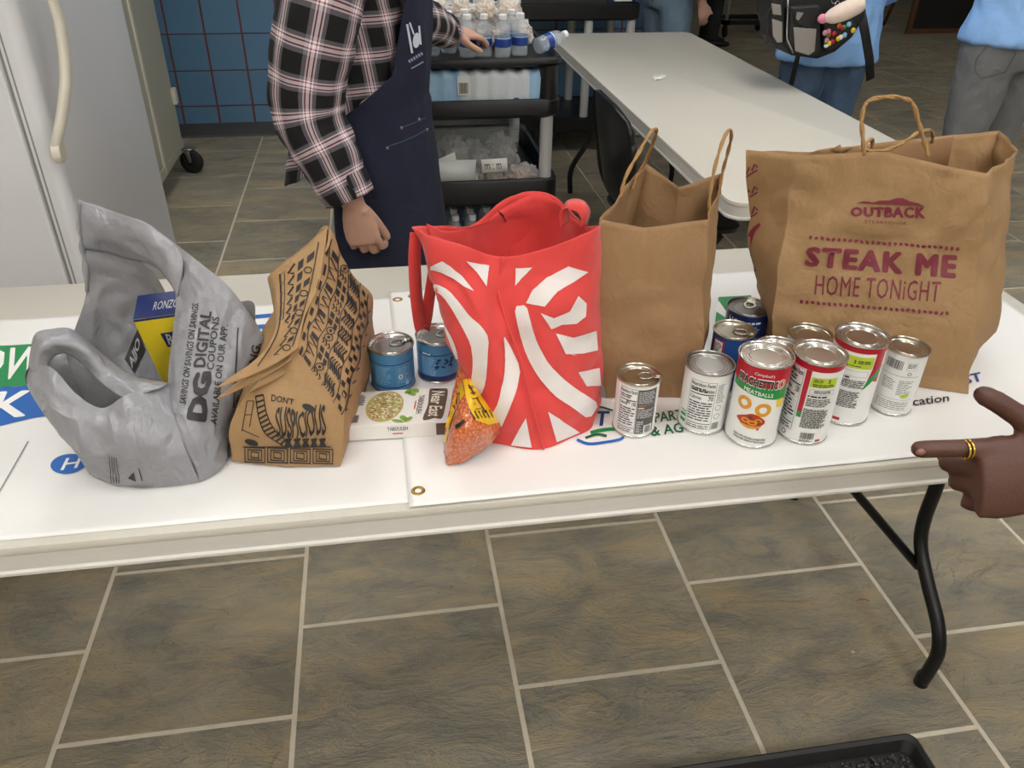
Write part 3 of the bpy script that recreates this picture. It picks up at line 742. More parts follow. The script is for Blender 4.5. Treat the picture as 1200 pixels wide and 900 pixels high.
top_print(poly2d(ell2d(.34, .52, .185, .45, 0, 40)), 'grain')
rnd = random.Random(5); gm = {'lab_lime': [], 'meat': [], 'print_cream': [], 'leaf_green': [], 'sauce': []}
for k in range(330):
    a = rnd.random()*2*PI; r_ = math.sqrt(rnd.random())*.93
    gm[rnd.choice(['print_cream', 'print_cream', 'print_cream', 'leaf_green', 'meat', 'sauce', 'lab_lime'])].append(poly2d(ell2d(.34+.175*r_*math.cos(a), .52+.43*r_*math.sin(a), .009, .016, rnd.random()*3, 6)))
for n_, (k, ms) in enumerate(gm.items()): top_print(join2(*ms), k, 2+n_*.3)
top_print(poly2d(spline2d([(.745, .10), (.795, .06), (.86, .10), (.935, .09), (.95, .45), (.945, .90), (.88, .93), (.82, .90), (.76, .95), (.77, .5)], 50)), 'ink_brown', 1)
def vtxt(s, x0, x1, y0, y1, b=.01, sh=0.): # reads downward along the box
    v, f, a = text2d(s, b, sh); return [(x0+(x1-x0)*yy, y1-(y1-y0)*xx) for xx, yy in v], f
top_print(vtxt('Near East', .79, .92, .14, .88, .015, .25), 'print_cream', 2)
top_print(vtxt('TABOULEH', .665, .72, .25, .78, .015), 'ink_brown', 2); top_print(rect2(.636, .648, .38, .62), 'print_orange', 2)
for cx, cy, a in ((.55, .15, .3), (.60, .10, -.4), (.50, .07, .9), (.585, .84, .5), (.55, .92, -.3), (.62, .93, .2)): top_print(poly2d(ell2d(cx, cy, .034, .075, a, 14)), 'leaf_green', 2)
top_print(bars2d(.03, .11, .08, .30), 'print_black', 2); top_print(fine2d(.04, .13, .55, .9, .04, seed=3), 'print_grey', 2)
f0, f1 = q[0], q[1]
def front_print(m2, mt):
    v, f = m2; mk('print', ([tuple(f0.lerp(f1, x)+Vector((0, -.0004, -.026*(1-y)))) for x, y, *_l in v], f), mt, t, smooth=False)
front_print(txt('TABOULEH', [(.40, .80), (.60, .80), (.60, .55), (.40, .55)], .02), 'ink_brown'); front_print(rect2(.45, .55, .30, .38), 'print_orange')
front_print(rect2(.88, .99, .1, .9), 'ink_brown')
# lentil bag: a pillow standing on its lower seam, leaning back on the red bag
def lentil_mat():
    s = NT('lentils'); vo = s.n('TexVoronoi'); vo.inputs['Scale'].default_value = 210; s.l(s.obj(), vo.inputs['Vector'])
    c = s.mix(s.math('MULTIPLY', vo.outputs['Distance'], 1.4), lin('#f0905a'), lin('#c05a28'))
    s.l(c, s.b.inputs['Base Color']); s.b.inputs['Roughness'].default_value = .22
    s.b.inputs['Coat Weight'].default_value = .7; s.b.inputs['Coat Roughness'].default_value = .08
    inv = s.math('SUBTRACT', 1., vo.outputs['Distance']); s.bump(inv, .7, .004); MATS['lentils'] = s.m
lentil_mat(); M('film_yellow', '#e5b71e', .25, var=.06); M('film_clear', '#f2d8c8', .1, alpha=.35)
t = thing('lentil_bag', 'small clear bag of orange lentils with yellow label leaning on the red bag', 'lentil bag', (.1, .93, TOP))
rows = [[(522, 541, .905), (528, 546, .898), (548, 538, .900), (572, 522, .915), (586, 508, .935)],
        [(520, 519, .915), (530, 517, .885), (552, 512, .882), (574, 505, .900), (586, 498, .932)],
        [(526, 493, .935), (536, 490, .900), (552, 486, .893), (566, 486, .908), (577, 484, .935)],
        [(534, 468, .955), (540, 464, .925), (550, 461, .918), (558, 462, .928), (565, 464, .950)],
        [(540, 445, .970), (543, 444, .960), (546, 443, .957), (549, 443, .960), (552, 443, .970)]]
G = [[U(x, y, Y=yy) for x, y, yy in r] for r in rows]
for r in G:
    for p in r: p.z = max(p.z, TOP+.001)
fnf = patchfn(G)
mk('front_film', wrinkled(ngrid(fnf, 40, 40)[0], .002, 60, 3.), 'lentils', t)
Gb = [[p if i in (0, 4) else p+Vector((0, .055, .0)) for i, p in enumerate(r)] for r in G]
mk('back_film', ngrid(patchfn(Gb), 24, 24)[0], 'lentils', t)
lb_ = bvh_of(*[c for c in t.children])
print_on('label', lb_, poly2d([(543, 446), (551, 443), (563, 464), (577, 484), (584, 495), (572, 498), (556, 492), (550, 478), (546, 463)]), 'film_yellow', t, .0012, 5)
print_on('label', lb_, poly2d([(533, 466), (541, 446), (545, 462), (535, 478), (527, 500), (523, 520), (519, 519), (524, 492)]), 'film_yellow', t, .0012, 5)
ms = [stroke2d([(549, 452), (555, 463)], 1.6), stroke2d([(557, 466), (568, 484)], 1.6)] + [stroke2d([(551+k*4.2, 482-k*.3), (556+k*4.2, 491-k*.2)], 1.2) for k in range(6)]
ms += [stroke2d([(549+1.8*k, 456+6*k), (555+2.2*k, 454+6*k)], 1) for k in range(5)]
print_on('label_print', lb_, join2(*ms), 'print_black', t, .0018, 5)
print_on('label_print', lb_, poly2d([(534, 499), (544, 491), (546, 495), (536, 503)]), 'print_black', t, .0018, 5)
# ================================================================ BAGS
def kraft(name, a, b, rough=.7):
    s = NT(name); o = s.obj(); mp = s.n('Mapping'); mp.inputs['Scale'].default_value = (160, 160, 8); s.l(o, mp.inputs[0])
    f = s.noise(mp.outputs[0], 3, 3); g = s.noise(o, 12, 4); k = s.noise(o, 400, 2)
    c = s.mix(g, lin(a), lin(b)); c = s.mix(s.math('MULTIPLY', f, .18), c, lin('#6d5236')); c = s.mix(s.math('MULTIPLY', k, .12), c, lin('#5d4630'))
    s.l(c, s.b.inputs['Base Color']); s.b.inputs['Roughness'].default_value = rough; s.b.inputs['Specular IOR Level'].default_value = .3
    r1 = s.math('ABSOLUTE', s.math('SUBTRACT', s.noise(o, 13, 3, .5, .7), .5)); r2 = s.math('ABSOLUTE', s.math('SUBTRACT', s.noise(o, 34, 3, .5, .6), .5))
    s.bump(s.math('ADD', s.math('MULTIPLY', r1, 1.5), s.math('ADD', s.math('MULTIPLY', r2, .6), s.math('MULTIPLY', s.noise(o, 28, 4), .2))), .42, .010); MATS[name] = s.m
kraft('kraft', '#a58460', '#957452'); kraft('kraft_tan', '#b08e68', '#a08059'); kraft('kraft_light', '#b39169', '#a5835b')
M('cord', '#a5804f', .7, var=.2, vscale=200, bump=.4, bscale=500); M('ink_maroon', '#7a2a3a', .6, var=.12, vscale=90); M('ink_black', '#221d19', .6, var=.1)
def P3(l): return [U(x, y, Y=yy) for x, y, yy in l]
def ring_bag(rows, nu_each, nv_each, name, mat, parent, amp, sc, seed, cols_lin=True, rows_lin=False, floor_cap=True, facet=2.2):
    """open bag from rings of corner points (bottom first), straight between corners"""
    n = len(rows[0]); R = [[Vector(p) for p in r] for r in rows]
    m = len(rows)-1
    def fn(u, v):
        def at(r):
            x = u*n; i = int(x) % n; s = x-int(x)
            if cols_lin: return r[i].lerp(r[(i+1) % n], s)
            p0, p1, p2, p3 = r[(i-1) % n], r[i], r[(i+1) % n], r[(i+2) % n]
            return .5*((2*p1)+(p2-p0)*s+(2*p0-5*p1+4*p2-p3)*s*s+(3*p1-p0-3*p2+p3)*s**3)
        pts = [at(r) for r in R]
        if rows_lin:
            x = min(v*m, m-1e-6); i = int(x); return pts[i].lerp(pts[i+1], x-i)
        return crom(pts, v)
    vf, uv = ngrid(fn, n*nu_each, m*nv_each, True)
    zb = min(p.z for p in R[0])
    keep = lambda p: min(1, max(0, (p.z-zb)/.03))
    v, f = faceted(vf, amp*facet, .07, seed, keep, .9) if facet else wrinkled(vf, amp, sc, seed, keep=keep)
    if facet: v, f = wrinkled((v, f), amp*.5, sc, seed, keep=keep)
    c = n*nu_each
    if floor_cap: f = f+[tuple(reversed(range(c)))]
    v = [(p[0], p[1], max(p[2], TOP+.0004)) for p in v]
    return mk(name, (v, f), mat, parent, solid=.0006, auto=.7)
BZ = TOP+.0008
def B(x, y): return Vector((x, y, BZ))
# ---- plain kraft bag with cord handles
t = thing('paper_bag', 'plain brown paper bag with twisted cord handles standing open', 'paper bag', (.42, 1.12, TOP))
plain_rows = [
    [B(.328, 1.035), B(.40, 1.028), B(.478, 1.014), B(.512, 1.11), B(.545, 1.215), B(.47, 1.235), B(.405, 1.25), B(.366, 1.14)],
    P3([(700, 415, 1.040), (757, 422, 1.034), (823, 412, 1.018)])+[Vector((.512, 1.11, .83)), Vector((.547, 1.21, .835)), Vector((.475, 1.22, .83)), Vector((.407, 1.25, .83)), Vector((.36, 1.14, .83))],
    P3([(698, 345, 1.045), (756, 345, 1.044), (825, 340, 1.030)])+[Vector((.512, 1.12, .93)), Vector((.553, 1.23, .93)), Vector((.478, 1.215, .93)), Vector((.412, 1.255, .93)), Vector((.353, 1.145, .93))],
    P3([(703, 257, 1.050), (755, 267, 1.065), (830, 257, 1.045)])+P3([(842, 228, 1.15), (848, 201, 1.245), (795, 220, 1.215), (758, 192, 1.265), (724, 228, 1.14)])]
pb = ring_bag(plain_rows, 14, 12, 'body', 'kraft', t, .0030, 14, 3., rows_lin=True)
M('kraft_seam', '#8d6a45', .7)
def cord(pts, name='handle', r=.0026, twist=True):
    pth = smoothpath(pts, 60); m = []
    for k in range(2):
        q = []
        for i, p in enumerate(pth):
            d = (pth[min(i+1, 59)]-pth[max(i-1, 0)]).normalized(); s = d.orthogonal().normalized(); u_ = d.cross(s)
            a = i*.55+k*PI; q.append(p+(s*math.cos(a)+u_*math.sin(a))*r*.45)
        m.append(tube(q, r*.75, 7))
    return join(*m)
mk('handle', cord(P3([(727, 232, 1.10), (733, 208, 1.105), (748, 180, 1.12), (762, 156, 1.14), (769, 152, 1.15), (766, 165, 1.17), (756, 190, 1.20), (746, 208, 1.205), (741, 222, 1.20)])), 'cord', t)
mk('handle', cord(P3([(831, 250, 1.09), (832, 228, 1.09), (838, 195, 1.10), (848, 163, 1.12), (855, 152, 1.14), (857, 160, 1.16), (852, 182, 1.185), (846, 205, 1.195), (843, 228, 1.19)])), 'cord', t)
# ---- steakhouse bag
t = thing('paper_bag', 'large brown paper bag printed STEAK ME HOME TONIGHT in maroon', 'paper bag', (.82, 1.1, TOP))
out_rows = [
    [B(.630, 1.085), B(.775, 1.028), B(.914, .965), B(.955, 1.045), B(.990, 1.13), B(.85, 1.19), B(.705, 1.245), B(.655, 1.165)],
    P3([(905, 373, 1.100), (1030, 379, 1.040), (1142, 383, .985), (1166, 388, 1.065)])+[Vector((1.02, 1.17, .84)), Vector((.86, 1.22, .84)), Vector((.70, 1.27, .84))]+P3([(893, 372, 1.175)]),
    P3([(918, 270, 1.125), (1040, 285, 1.075), (1150, 292, 1.025), (1183, 275, 1.12)])+[Vector((1.06, 1.24, .96)), Vector((.88, 1.26, .96)), Vector((.69, 1.29, .96))]+P3([(882, 285, 1.19)]),
    P3([(928, 181, 1.140), (1040, 180, 1.085), (1154, 203, 1.050), (1199, 178, 1.17), (1171, 153, 1.265), (1050, 165, 1.275), (960, 176, 1.285), (870, 177, 1.20)])]
ob = ring_bag(out_rows, 16, 14, 'body', 'kraft_tan', t, .0062, 12, 8., rows_lin=True)
V_ = P3([(985, 178, 1.262), (1050, 172, 1.255), (1118, 160, 1.25), (1108, 205, 1.25), (1040, 215, 1.253), (980, 210, 1.262)])
M('kraft_dark', '#8a6645', .75)
mk('handle_patch', (V_, [(0, 1, 4, 5), (1, 2, 3, 4)]), 'kraft_dark', t, solid=.001)
mk('handle', cord(P3([(1013, 182, 1.07), (1011, 160, 1.075), (1010, 138, 1.085), (1016, 120, 1.09), (1035, 114, 1.09), (1057, 115, 1.085), (1070, 122, 1.08), (1077, 145, 1.075), (1083, 165, 1.07), (1088, 183, 1.065)]), r=.003), 'cord', t)
mk('handle', cord(P3([(1022, 172, 1.245), (1022, 163, 1.24), (1017, 166, 1.22), (1013, 174, 1.18), (1025, 178, 1.16), (1045, 174, 1.16), (1062, 165, 1.17), (1075, 156, 1.19), (1088, 153, 1.215), (1093, 157, 1.235), (1092, 167, 1.245)]), r=.003), 'cord', t)
bv = bvh_of(ob)
ms = [txt('OUTBACK', [(998, 243), (1083, 243), (1083, 255), (997, 253)], .10, 0, 1.14),
      poly2d([(1003, 238), (1012, 235.5), (1024, 237), (1030, 235), (1042, 234.5), (1050, 232), (1058, 232), (1066, 236), (1076, 238), (1085, 242), (1060, 240.5), (1030, 239.5)])]
print_on('logo', bv, join2(*ms), 'ink_maroon', t, .0012, 6)
print_on('lettering', bv, txt('STEAKHOUSE', [(1013, 258), (1062, 259.5), (1062, 263), (1013, 261.5)], .005, 0, 1.1), 'ink_maroon', t, .0012, 6)
print_on('lettering', bv, txt('STEAK ME', [(947, 290), (1120, 300), (1118, 325), (944, 311)], .085, 0, 1.16), 'ink_maroon', t, .0012, 6)
print_on('lettering', bv, txt('HOME TONiGHT', [(956, 322), (1103, 330), (1100, 354), (954, 345)], .004, 0, 1.1), 'ink_maroon', t, .0012, 6)
rnd = random.Random(3)
for a, b in (((950, 278), (1122, 291)), ((939, 353), (1110, 367))):
    ds = []
    for k in range(27):
        s_ = k/26; ds.append(poly2d(ell2d(a[0]+(b[0]-a[0])*s_, a[1]+(b[1]-a[1])*s_+rnd.random()*.8, 2.3+rnd.random()*.6, 1.7+rnd.random()*.4, rnd.random()*3, 9)))
    print_on('dotted_line', bv, join2(*ds), 'ink_maroon', t, .0012, 6)
side = [*[stroke2d([(872+3.2*i, y0-2*i+(6 if i % 2 else 0)) for i in range(6)], 2.2) for y0 in (200, 226, 250)], *[stroke2d([(872, y0+9), (888, y0-1)], 1.6) for y0 in (200, 226, 250)],
        stroke2d(spline2d([(891, 262), (882, 272), (877, 290), (880, 308), (886, 318)], 16, False), [3+4*math.sin(k/15*PI) for k in range(16)])]
print_on('side_print', bv, join2(*side), 'ink_maroon', t, .0012, 5)
# torn bit of the back rim
mk('torn_flap', (P3([(972, 176, 1.24), (985, 169, 1.235), (986, 175, 1.235), (1000, 173, 1.24), (985, 182, 1.24)]), [(0, 1, 2, 4), (2, 3, 4)]), 'kraft_tan', t, solid=.0006)
# ---- patterned burrito bag, top rolled over
t = thing('paper_bag', 'brown paper bag covered in black doodle patterns with its top folded over', 'paper bag', (-.13, 1.05, TOP))
chip_rows = [
    [B(-.236, .950), B(-.160, .928), B(-.087, .919), B(-.060, 1.05), B(-.037, 1.187), B(-.11, 1.195), B(-.19, 1.205), B(-.212, 1.08)],
    P3([(266, 508, .945), (338, 505, .915), (405, 493, .925), (424, 425, 1.055), (437, 372, 1.182)])+[Vector((-.10, 1.19, .83)), Vector((-.18, 1.2, .83)), Vector((-.215, 1.08, .82))],
    P3([(283, 468, .962), (345, 466, .945), (399, 452, .948), (421, 388, 1.065), (436, 345, 1.178)])+[Vector((-.095, 1.185, .88)), Vector((-.16, 1.19, .88)), Vector((-.205, 1.08, .86))],
    P3([(318, 432, .990), (342, 425, .985), (367, 418, .985), (398, 352, 1.085), (414, 318, 1.165)])+[Vector((-.088, 1.175, .95)), Vector((-.13, 1.18, .945)), Vector((-.17, 1.085, .90))],
    P3([(334, 418, .995), (341, 411, .992), (348, 406, .990), (373, 330, 1.085), (386, 266, 1.165), (381, 264, 1.17), (376, 267, 1.172), (362, 335, 1.09)])]
cb = ring_bag(chip_rows, 10, 9, 'body', 'kraft_light', t, .0035, 16, 5.)
flap = [P3([(384, 265, 1.163), (374, 330, 1.083), (358, 372, 1.030), (349, 408, .986)]), P3([(352, 292, 1.145), (351, 342, 1.075), (340, 388, 1.015), (318, 428, .965)]),
        P3([(319, 318, 1.13), (326, 358, 1.06), (322, 398, .995), (285, 444, .945)]), P3([(317, 324, 1.13), (324, 372, 1.06), (310, 410, .985), (253, 456, .938)])]
fl1 = mk('folded_top', wrinkled(ngrid(patchfn(flap), 36, 30)[0], .003, 18, 2.), 'kraft_light', t, solid=.0008)
flap2 = [[p+Vector((-.004, .004, -.014*(.3+.7*i/3)))-Vector((0, 0, .004*j/3)) for i, p in enumerate(r)] for j, r in enumerate(flap)]
fl2 = mk('folded_top', wrinkled(ngrid(patchfn(flap2), 30, 24)[0], .002, 18, 6.), 'kraft_light', t, solid=.0008)
flap3 = [[p+Vector((.002, .006, -.026*(.3+.7*i/3))) for i, p in enumerate(r)] for r in flap[:3]]
fl3 = mk('folded_top', ngrid(patchfn(flap3), 24, 20)[0], 'kraft_light', t, solid=.0008)
bv = bvh_of(cb, fl1)
g = []   # front panel
for k in range(4):
    cx = 299+k*26.5; cy = 533+k*.6
    for s_ in (1, .68, .38): g.append(stroke2d([(cx-11.5*s_, cy-8.5*s_-1), (cx+11.5*s_, cy-8.5*s_), (cx+11.5*s_, cy+8.5*s_), (cx-11.5*s_, cy+8.5*s_-1)], 1.7, True))
g.append(rect2(285, 388, 522.6, 523.8))
def wtext(s, x0, x1, y0, y1, n_wave, amp):
    v, f = txt(s, [(0, 1), (1, 1), (1, 0), (0, 0)], .035); r_ = cut2d(v, f, .04)
    return [(x0+(x1-x0)*x+1.0*math.sin(y*7), y1+(y0-y1)*y*(1+amp*math.sin(x*n_wave))+1.8*math.sin(x*5), l_) for x, y, l_ in r_[0]], r_[1]
g += [txt('DON\'T', [(319, 462), (345, 468), (344, 475), (318, 470)], .02), wtext('SUSPICIOUS', 324, 381, 479, 511, 9, .10)]+[poly2d(spline2d([(334+10*i, 514), (342+10*i, 513), (340.5+10*i, 518), (342.5+10*i, 523), (334+10*i, 523.5), (335.5+10*i, 518)], 18)) for i in range(5)]
lad = [(300, 465), (304, 490), (312, 508), (332, 522)]; lad2 = [(309, 463), (313, 485), (322, 503), (337, 517)]
A_, B_ = spline2d(lad, 24, False), spline2d(lad2, 24, False)
g += [stroke2d(A_, 1.3), stroke2d(B_, 1.3)]+[stroke2d([A_[k], B_[k]], 2.2) for k in range(0, 24, 2)]
g += [poly2d(ell2d(295, 518, 8, 3.5, .3, 16)), poly2d(ell2d(362, 478, 8, 4, .4, 16))]
for a, b in (((290, 470), (284, 505)), ((298, 470), (293, 500)), ((290, 470), (298, 470)), ((287, 486), (296, 486)), ((284, 503), (304, 512))): g.append(stroke2d([a, b], .9))
print_on('pattern_print', bv, join2(*g), 'ink_black', t, .0013, 5)
# long side and top: bands of doodles laid out between the fold and the lower edge
ridge = [(347, 412), (359, 372), (372, 330), (384, 270)]; low_ = [(403, 495), (419, 440), (430, 395), (436, 350)]
Rg = lambda s: spline2d(ridge, 61, False)[int(round(s*60))]; Lw = lambda s: spline2d(low_, 61, False)[int(round(s*60))]
RR, LL = spline2d(ridge, 201, False), spline2d(low_, 201, False)
def W(s, w):
    i = min(max(int(round(s*200)), 0), 200); a, b = RR[i], LL[i]; return (a[0]+(b[0]-a[0])*w, a[1]+(b[1]-a[1])*w)
rnd = random.Random(21); g = []
def wq(s0, s1, w0, w1): return poly2d([W(s0, w0), W(s1, w0), W(s1, w1), W(s0, w1)])
for k in range(8): # border of brick marks along the fold
    g.append(wq(.02+k*.12, .09+k*.12, .02, .07) if k % 2 else wq(.02+k*.12, .09+k*.12, .05, .09))
for w_ in (.11, .30, .52, .76, .93): g.append(stroke2d([W(s_/20*.96+.02, w_+.03*math.sin(s_*.9)) for s_ in range(21)], 1.0))
for k in range(13):
    s0 = .03+k*.072
    g.append(wq(s0, s0+.04, .14, .27) if k % 3 == 0 else stroke2d([W(s0, .13), W(s0+.03, .28), W(s0+.06, .13)], 1.6))
for k in range(15):
    s0 = .03+k*.062; m_ = rnd.random()
    if m_ < .35:
        for j in range(3): g.append(stroke2d([W(s0, .33+j*.055), W(s0+.022, .36+j*.055), W(s0+.045, .33+j*.055)], 1.5))
    elif m_ < .65: g.append(wq(s0, s0+.045, .33, .40)); g.append(wq(s0, s0+.045, .43, .49))
    else:
        c_ = W(s0+.025, .41); g += [stroke2d(ell2d(c_[0], c_[1], 5, 4, .5, 14), 1.2, True), poly2d(ell2d(c_[0], c_[1], 2, 1.8, .5, 10))]
for k in range(7):
    s0 = .04+k*.135
    for j in range(5): g.append(stroke2d([W(s0+.1*q/6, .55+j*.04+.02*math.sin(q*1.05+k)) for q in range(7)], 1.3 if j % 2 else 2.3))
for k in range(20):
    s0 = .03+k*.047
    if k % 2: g.append(wq(s0, s0+.035, .79, .85))
    else: g.append(wq(s0, s0+.035, .85, .915))
for k in range(9): g.append(stroke2d([W(.05+k*.1, .95), W(.09+k*.1, .985)], 1.4))
print_on('pattern_print', bv, join2(*g), 'ink_black', t, .0013, 5)
# the folded flap
RR, LL = spline2d([(345, 410), (356, 374), (368, 330), (380, 272)], 201, False), spline2d([(292, 438), (320, 397), (325, 362), (322, 320)], 201, False)
g = [stroke2d([W(s_/10*.9+.05, .08) for s_ in range(11)], 1.1), stroke2d([W(s_/10*.9+.05, .90) for s_ in range(11)], 1.1)]
for k in range(10):
    s0 = .05+k*.09; g.append(wq(s0, s0+.05, .14, .3) if k % 2 else stroke2d(ell2d(*W(s0+.03, .24), 4.5, 3.5, 0, 12), 1.3, True))
    if k > 3: g.append(wq(s0, s0+.06, .38, .5)); g.append(stroke2d([W(s0, .58), W(s0+.04, .72), W(s0+.075, .58)], 2.2))
    else: g.append(stroke2d([W(s0, .4), W(s0+.03, .55), W(s0+.08, .42)], 1.5))
    if k > 4: g.append(stroke2d([W(s0, .8), W(s0+.08, .8), W(s0+.08, .88), W(s0, .88)], .9, True))
print_on('pattern_print', bv, join2(*g), 'ink_black', t, .0013, 5)

# ---- red reusable bag
def cloth(name, a, b, sc=900, sheen=.2, rough=.75):
    s = NT(name); o = s.obj(); w = s.n('TexVoronoi'); w.inputs['Scale'].default_value = sc; s.l(o, w.inputs[0])
    s.l(s.mix(s.noise(o, 10, 4), lin(a), lin(b)), s.b.inputs['Base Color']); s.b.inputs['Roughness'].default_value = rough; s.b.inputs['Sheen Weight'].default_value = sheen
    s.bump(s.math('ADD', s.noise(o, 40, 4), s.math('MULTIPLY', w.outputs['Distance'], .4)), .3, .005); MATS[name] = s.m
cloth('red_fabric', '#e04440', '#d33a38'); cloth('white_ink', '#e7e0de', '#dcd4d2')
t = thing('shopping_bag', 'red and white reusable fabric shopping bag standing open', 'shopping bag', (.19, 1.05, TOP))
red_rows = [
    [B(.112, .972), B(.160, .930), Vector((.203, .918, BZ)), B(.248, .938), B(.288, .965), B(.296, 1.04), B(.24, 1.13), B(.14, 1.11)],
    P3([(552, 462, .972), (590, 470, .925), (624, 478, .928), (665, 480, .940), (702, 470, .985)])+[Vector((.315, 1.07, .80)), Vector((.245, 1.15, .80)), Vector((.125, 1.12, .80))],
    P3([(535, 415, .990), (575, 420, .945), (611, 425, .952), (655, 425, .950), (703, 430, .998)])+[Vector((.312, 1.09, .87)), Vector((.245, 1.165, .87)), Vector((.115, 1.13, .87))],
    P3([(514, 360, 1.015), (555, 362, .965), (592, 374, .978), (635, 368, .965), (692, 358, 1.000)])+[Vector((.310, 1.10, .93)), Vector((.245, 1.18, .93)), Vector((.10, 1.14, .93))],
    P3([(494, 305, 1.050), (535, 318, 1.000), (583, 335, 1.000), (635, 322, .995), (690, 310, 1.005)])+P3([(700, 300, 1.09), (640, 300, 1.19), (545, 300, 1.17)]),
    P3([(483, 266, 1.075), (540, 287, 1.020), (590, 301, 1.012), (643, 290, 1.005), (700, 265, 1.010)])+P3([(684, 262, 1.12), (628, 226, 1.21), (556, 262, 1.165)])]
red_b = ring_bag(red_rows, 12, 10, 'body', 'red_fabric', t, .0085, 11, 12., cols_lin=False, facet=1.7)
rim_back = P3([(500, 262, 1.105), (524, 271, 1.13), (556, 262, 1.165), (582, 240, 1.19), (611, 226, 1.205), (641, 227, 1.205), (660, 239, 1.19), (684, 262, 1.13)])
rim_low = P3([(505, 285, 1.10), (526, 300, 1.13), (556, 306, 1.17), (582, 306, 1.195), (611, 304, 1.21), (641, 300, 1.21), (660, 298, 1.195), (684, 290, 1.135)])
mk('back_panel', wrinkled(ngrid(patchfn([rim_low, rim_back]), 48, 14)[0], .003, 18, 1.), 'red_fabric', t, solid=.0012)
# handles: one strap hanging down the left side, one loop at the right rim
def strap(pts, w, name='handle', side=(1, 0, 0), mat='red_fabric'):
    P = smoothpath(pts, 40); V = []; s_ = Vector(side)
    for i, p in enumerate(P):
        d = (P[min(i+1, 39)]-P[max(i-1, 0)]).normalized(); q = (s_-d*s_.dot(d)).normalized(); V += [p-q*w/2, p+q*w/2]
    return mk(name, (V, [(2*i, 2*i+1, 2*i+3, 2*i+2) for i in range(39)]), mat, t, solid=.0016)
strap(P3([(488, 272, 1.078), (486, 300, 1.072), (487, 335, 1.072), (490, 365, 1.078), (494, 384, 1.088), (499, 378, 1.098), (503, 350, 1.10), (508, 318, 1.10), (512, 295, 1.10)]), .022, side=(.8, .6, 0))
strap(P3([(662, 262, 1.11), (661, 246, 1.11), (668, 240, 1.11), (680, 242, 1.105), (686, 252, 1.10), (684, 265, 1.098)]), .026, side=(.6, .75, .3))
mk('seam', tube([p+Vector((0, -.0022, 0)) for p in smoothpath([red_rows[j][2] for j in (5, 4, 3, 2, 1, 0)], 40)], .0016, 6), 'red_fabric', t)
bp_ = [c for c in t.children if c.name.startswith('back_panel')][0]
for sl_ in (stroke2d([(583, 247), (588, 252), (592, 260)], [1., 2.6, .8]), stroke2d([(645, 252), (648, 247), (648, 242)], [.8, 3, .8])): print_on('handle_slit', bvh_of(bp_), sl_, 'ink_black', t, .003, 4)
bv = bvh_of(red_b)
def Zc(l): return [(460+x/2.646, 210+y/2.646) for x, y in l]
ST = [ # left panel
    [(102, 278), (155, 254), (180, 270), (215, 300), (252, 348), (225, 335), (190, 308), (150, 288)],
    [(108, 325), (140, 326), (175, 345), (210, 385), (240, 425), (275, 455), (297, 490), (296, 560), (290, 630), (272, 680), (240, 660), (247, 610), (250, 560), (243, 510), (215, 455), (190, 410), (160, 365), (125, 340)],
    [(148, 420), (165, 455), (190, 500), (205, 545), (206, 590), (200, 560), (178, 505)],
    [(228, 254), (300, 268), (291, 332), (262, 290)],
    [(342, 482), (362, 515), (397, 585), (385, 650), (360, 720), (335, 775), (305, 735), (330, 690), (345, 610), (348, 545)],
    [(412, 740), (432, 832), (368, 824), (392, 775)],
    # right panel
    [(382, 276), (434, 274), (400, 308), (380, 332)],
    [(414, 385), (435, 345), (480, 305), (545, 270), (605, 288), (560, 320), (510, 350), (472, 395)],
    [(378, 395), (415, 390), (428, 440), (450, 510), (485, 575), (540, 630), (590, 665), (640, 697), (608, 745), (560, 710), (500, 670), (450, 610), (415, 545), (392, 470)],
    [(460, 415), (500, 430), (548, 410), (575, 362), (600, 385), (598, 425), (570, 448), (525, 450), (492, 465)],
    [(505, 478), (560, 490), (630, 470), (635, 530), (590, 540), (535, 542)],
    [(560, 545), (572, 545), (545, 540)],
    [(574, 598), (640, 585), (645, 640), (600, 642)],
    [(482, 720), (580, 785), (508, 815)]]
for k, s_ in enumerate(ST):
    q_ = Zc(s_)
    if k in (1, 2, 4, 8):
        for _ in range(1): q_ = [p for i in range(len(q_)) for p in ((q_[i][0]*.8+q_[(i+1) % len(q_)][0]*.2, q_[i][1]*.8+q_[(i+1) % len(q_)][1]*.2), (q_[i][0]*.2+q_[(i+1) % len(q_)][0]*.8, q_[i][1]*.2+q_[(i+1) % len(q_)][1]*.8))]
    m2 = poly2d(q_)
    print_on('white_stripe', bv, m2, 'white_ink', t, .0013, 5, .02)
# ---- grey plastic carrier bag with a pasta box
def film(name, col, rough=.32):
    s = NT(name); o = s.obj(); mp = s.n('Mapping'); mp.inputs['Scale'].default_value = (1, 1, .45); s.l(o, mp.inputs[0])
    n1 = s.noise(mp.outputs[0], 22, 5, .6, 1.2); n2 = s.noise(o, 90, 4, .6, .5)
    s.l(s.mix(n1, lin(col), tuple(x*.86 for x in lin(col)[:3])+(1,)), s.b.inputs['Base Color']); s.b.inputs['Roughness'].default_value = rough
    s.b.inputs['Transmission Weight'].default_value = .0; s.b.inputs['Subsurface Weight'].default_value = .0
    r1 = s.math('ABSOLUTE', s.math('SUBTRACT', s.noise(mp.outputs[0], 14, 3, .5, .8), .5)); r2 = s.math('ABSOLUTE', s.math('SUBTRACT', s.noise(o, 40, 3, .5, .6), .5))
    s.bump(s.math('ADD', s.math('MULTIPLY', r1, 1.6), s.math('ADD', s.math('MULTIPLY', r2, .6), s.math('MULTIPLY', n2, .05))), .38, .012); MATS[name] = s.m
film('grey_film', '#95959b', .3)
M('ink_bag', '#2e2a2b', .5)
t = thing('plastic_bag', 'grey plastic carrier bag with black coupon lettering sagging open', 'plastic bag', (-.33, 1.0, TOP)); dg = t
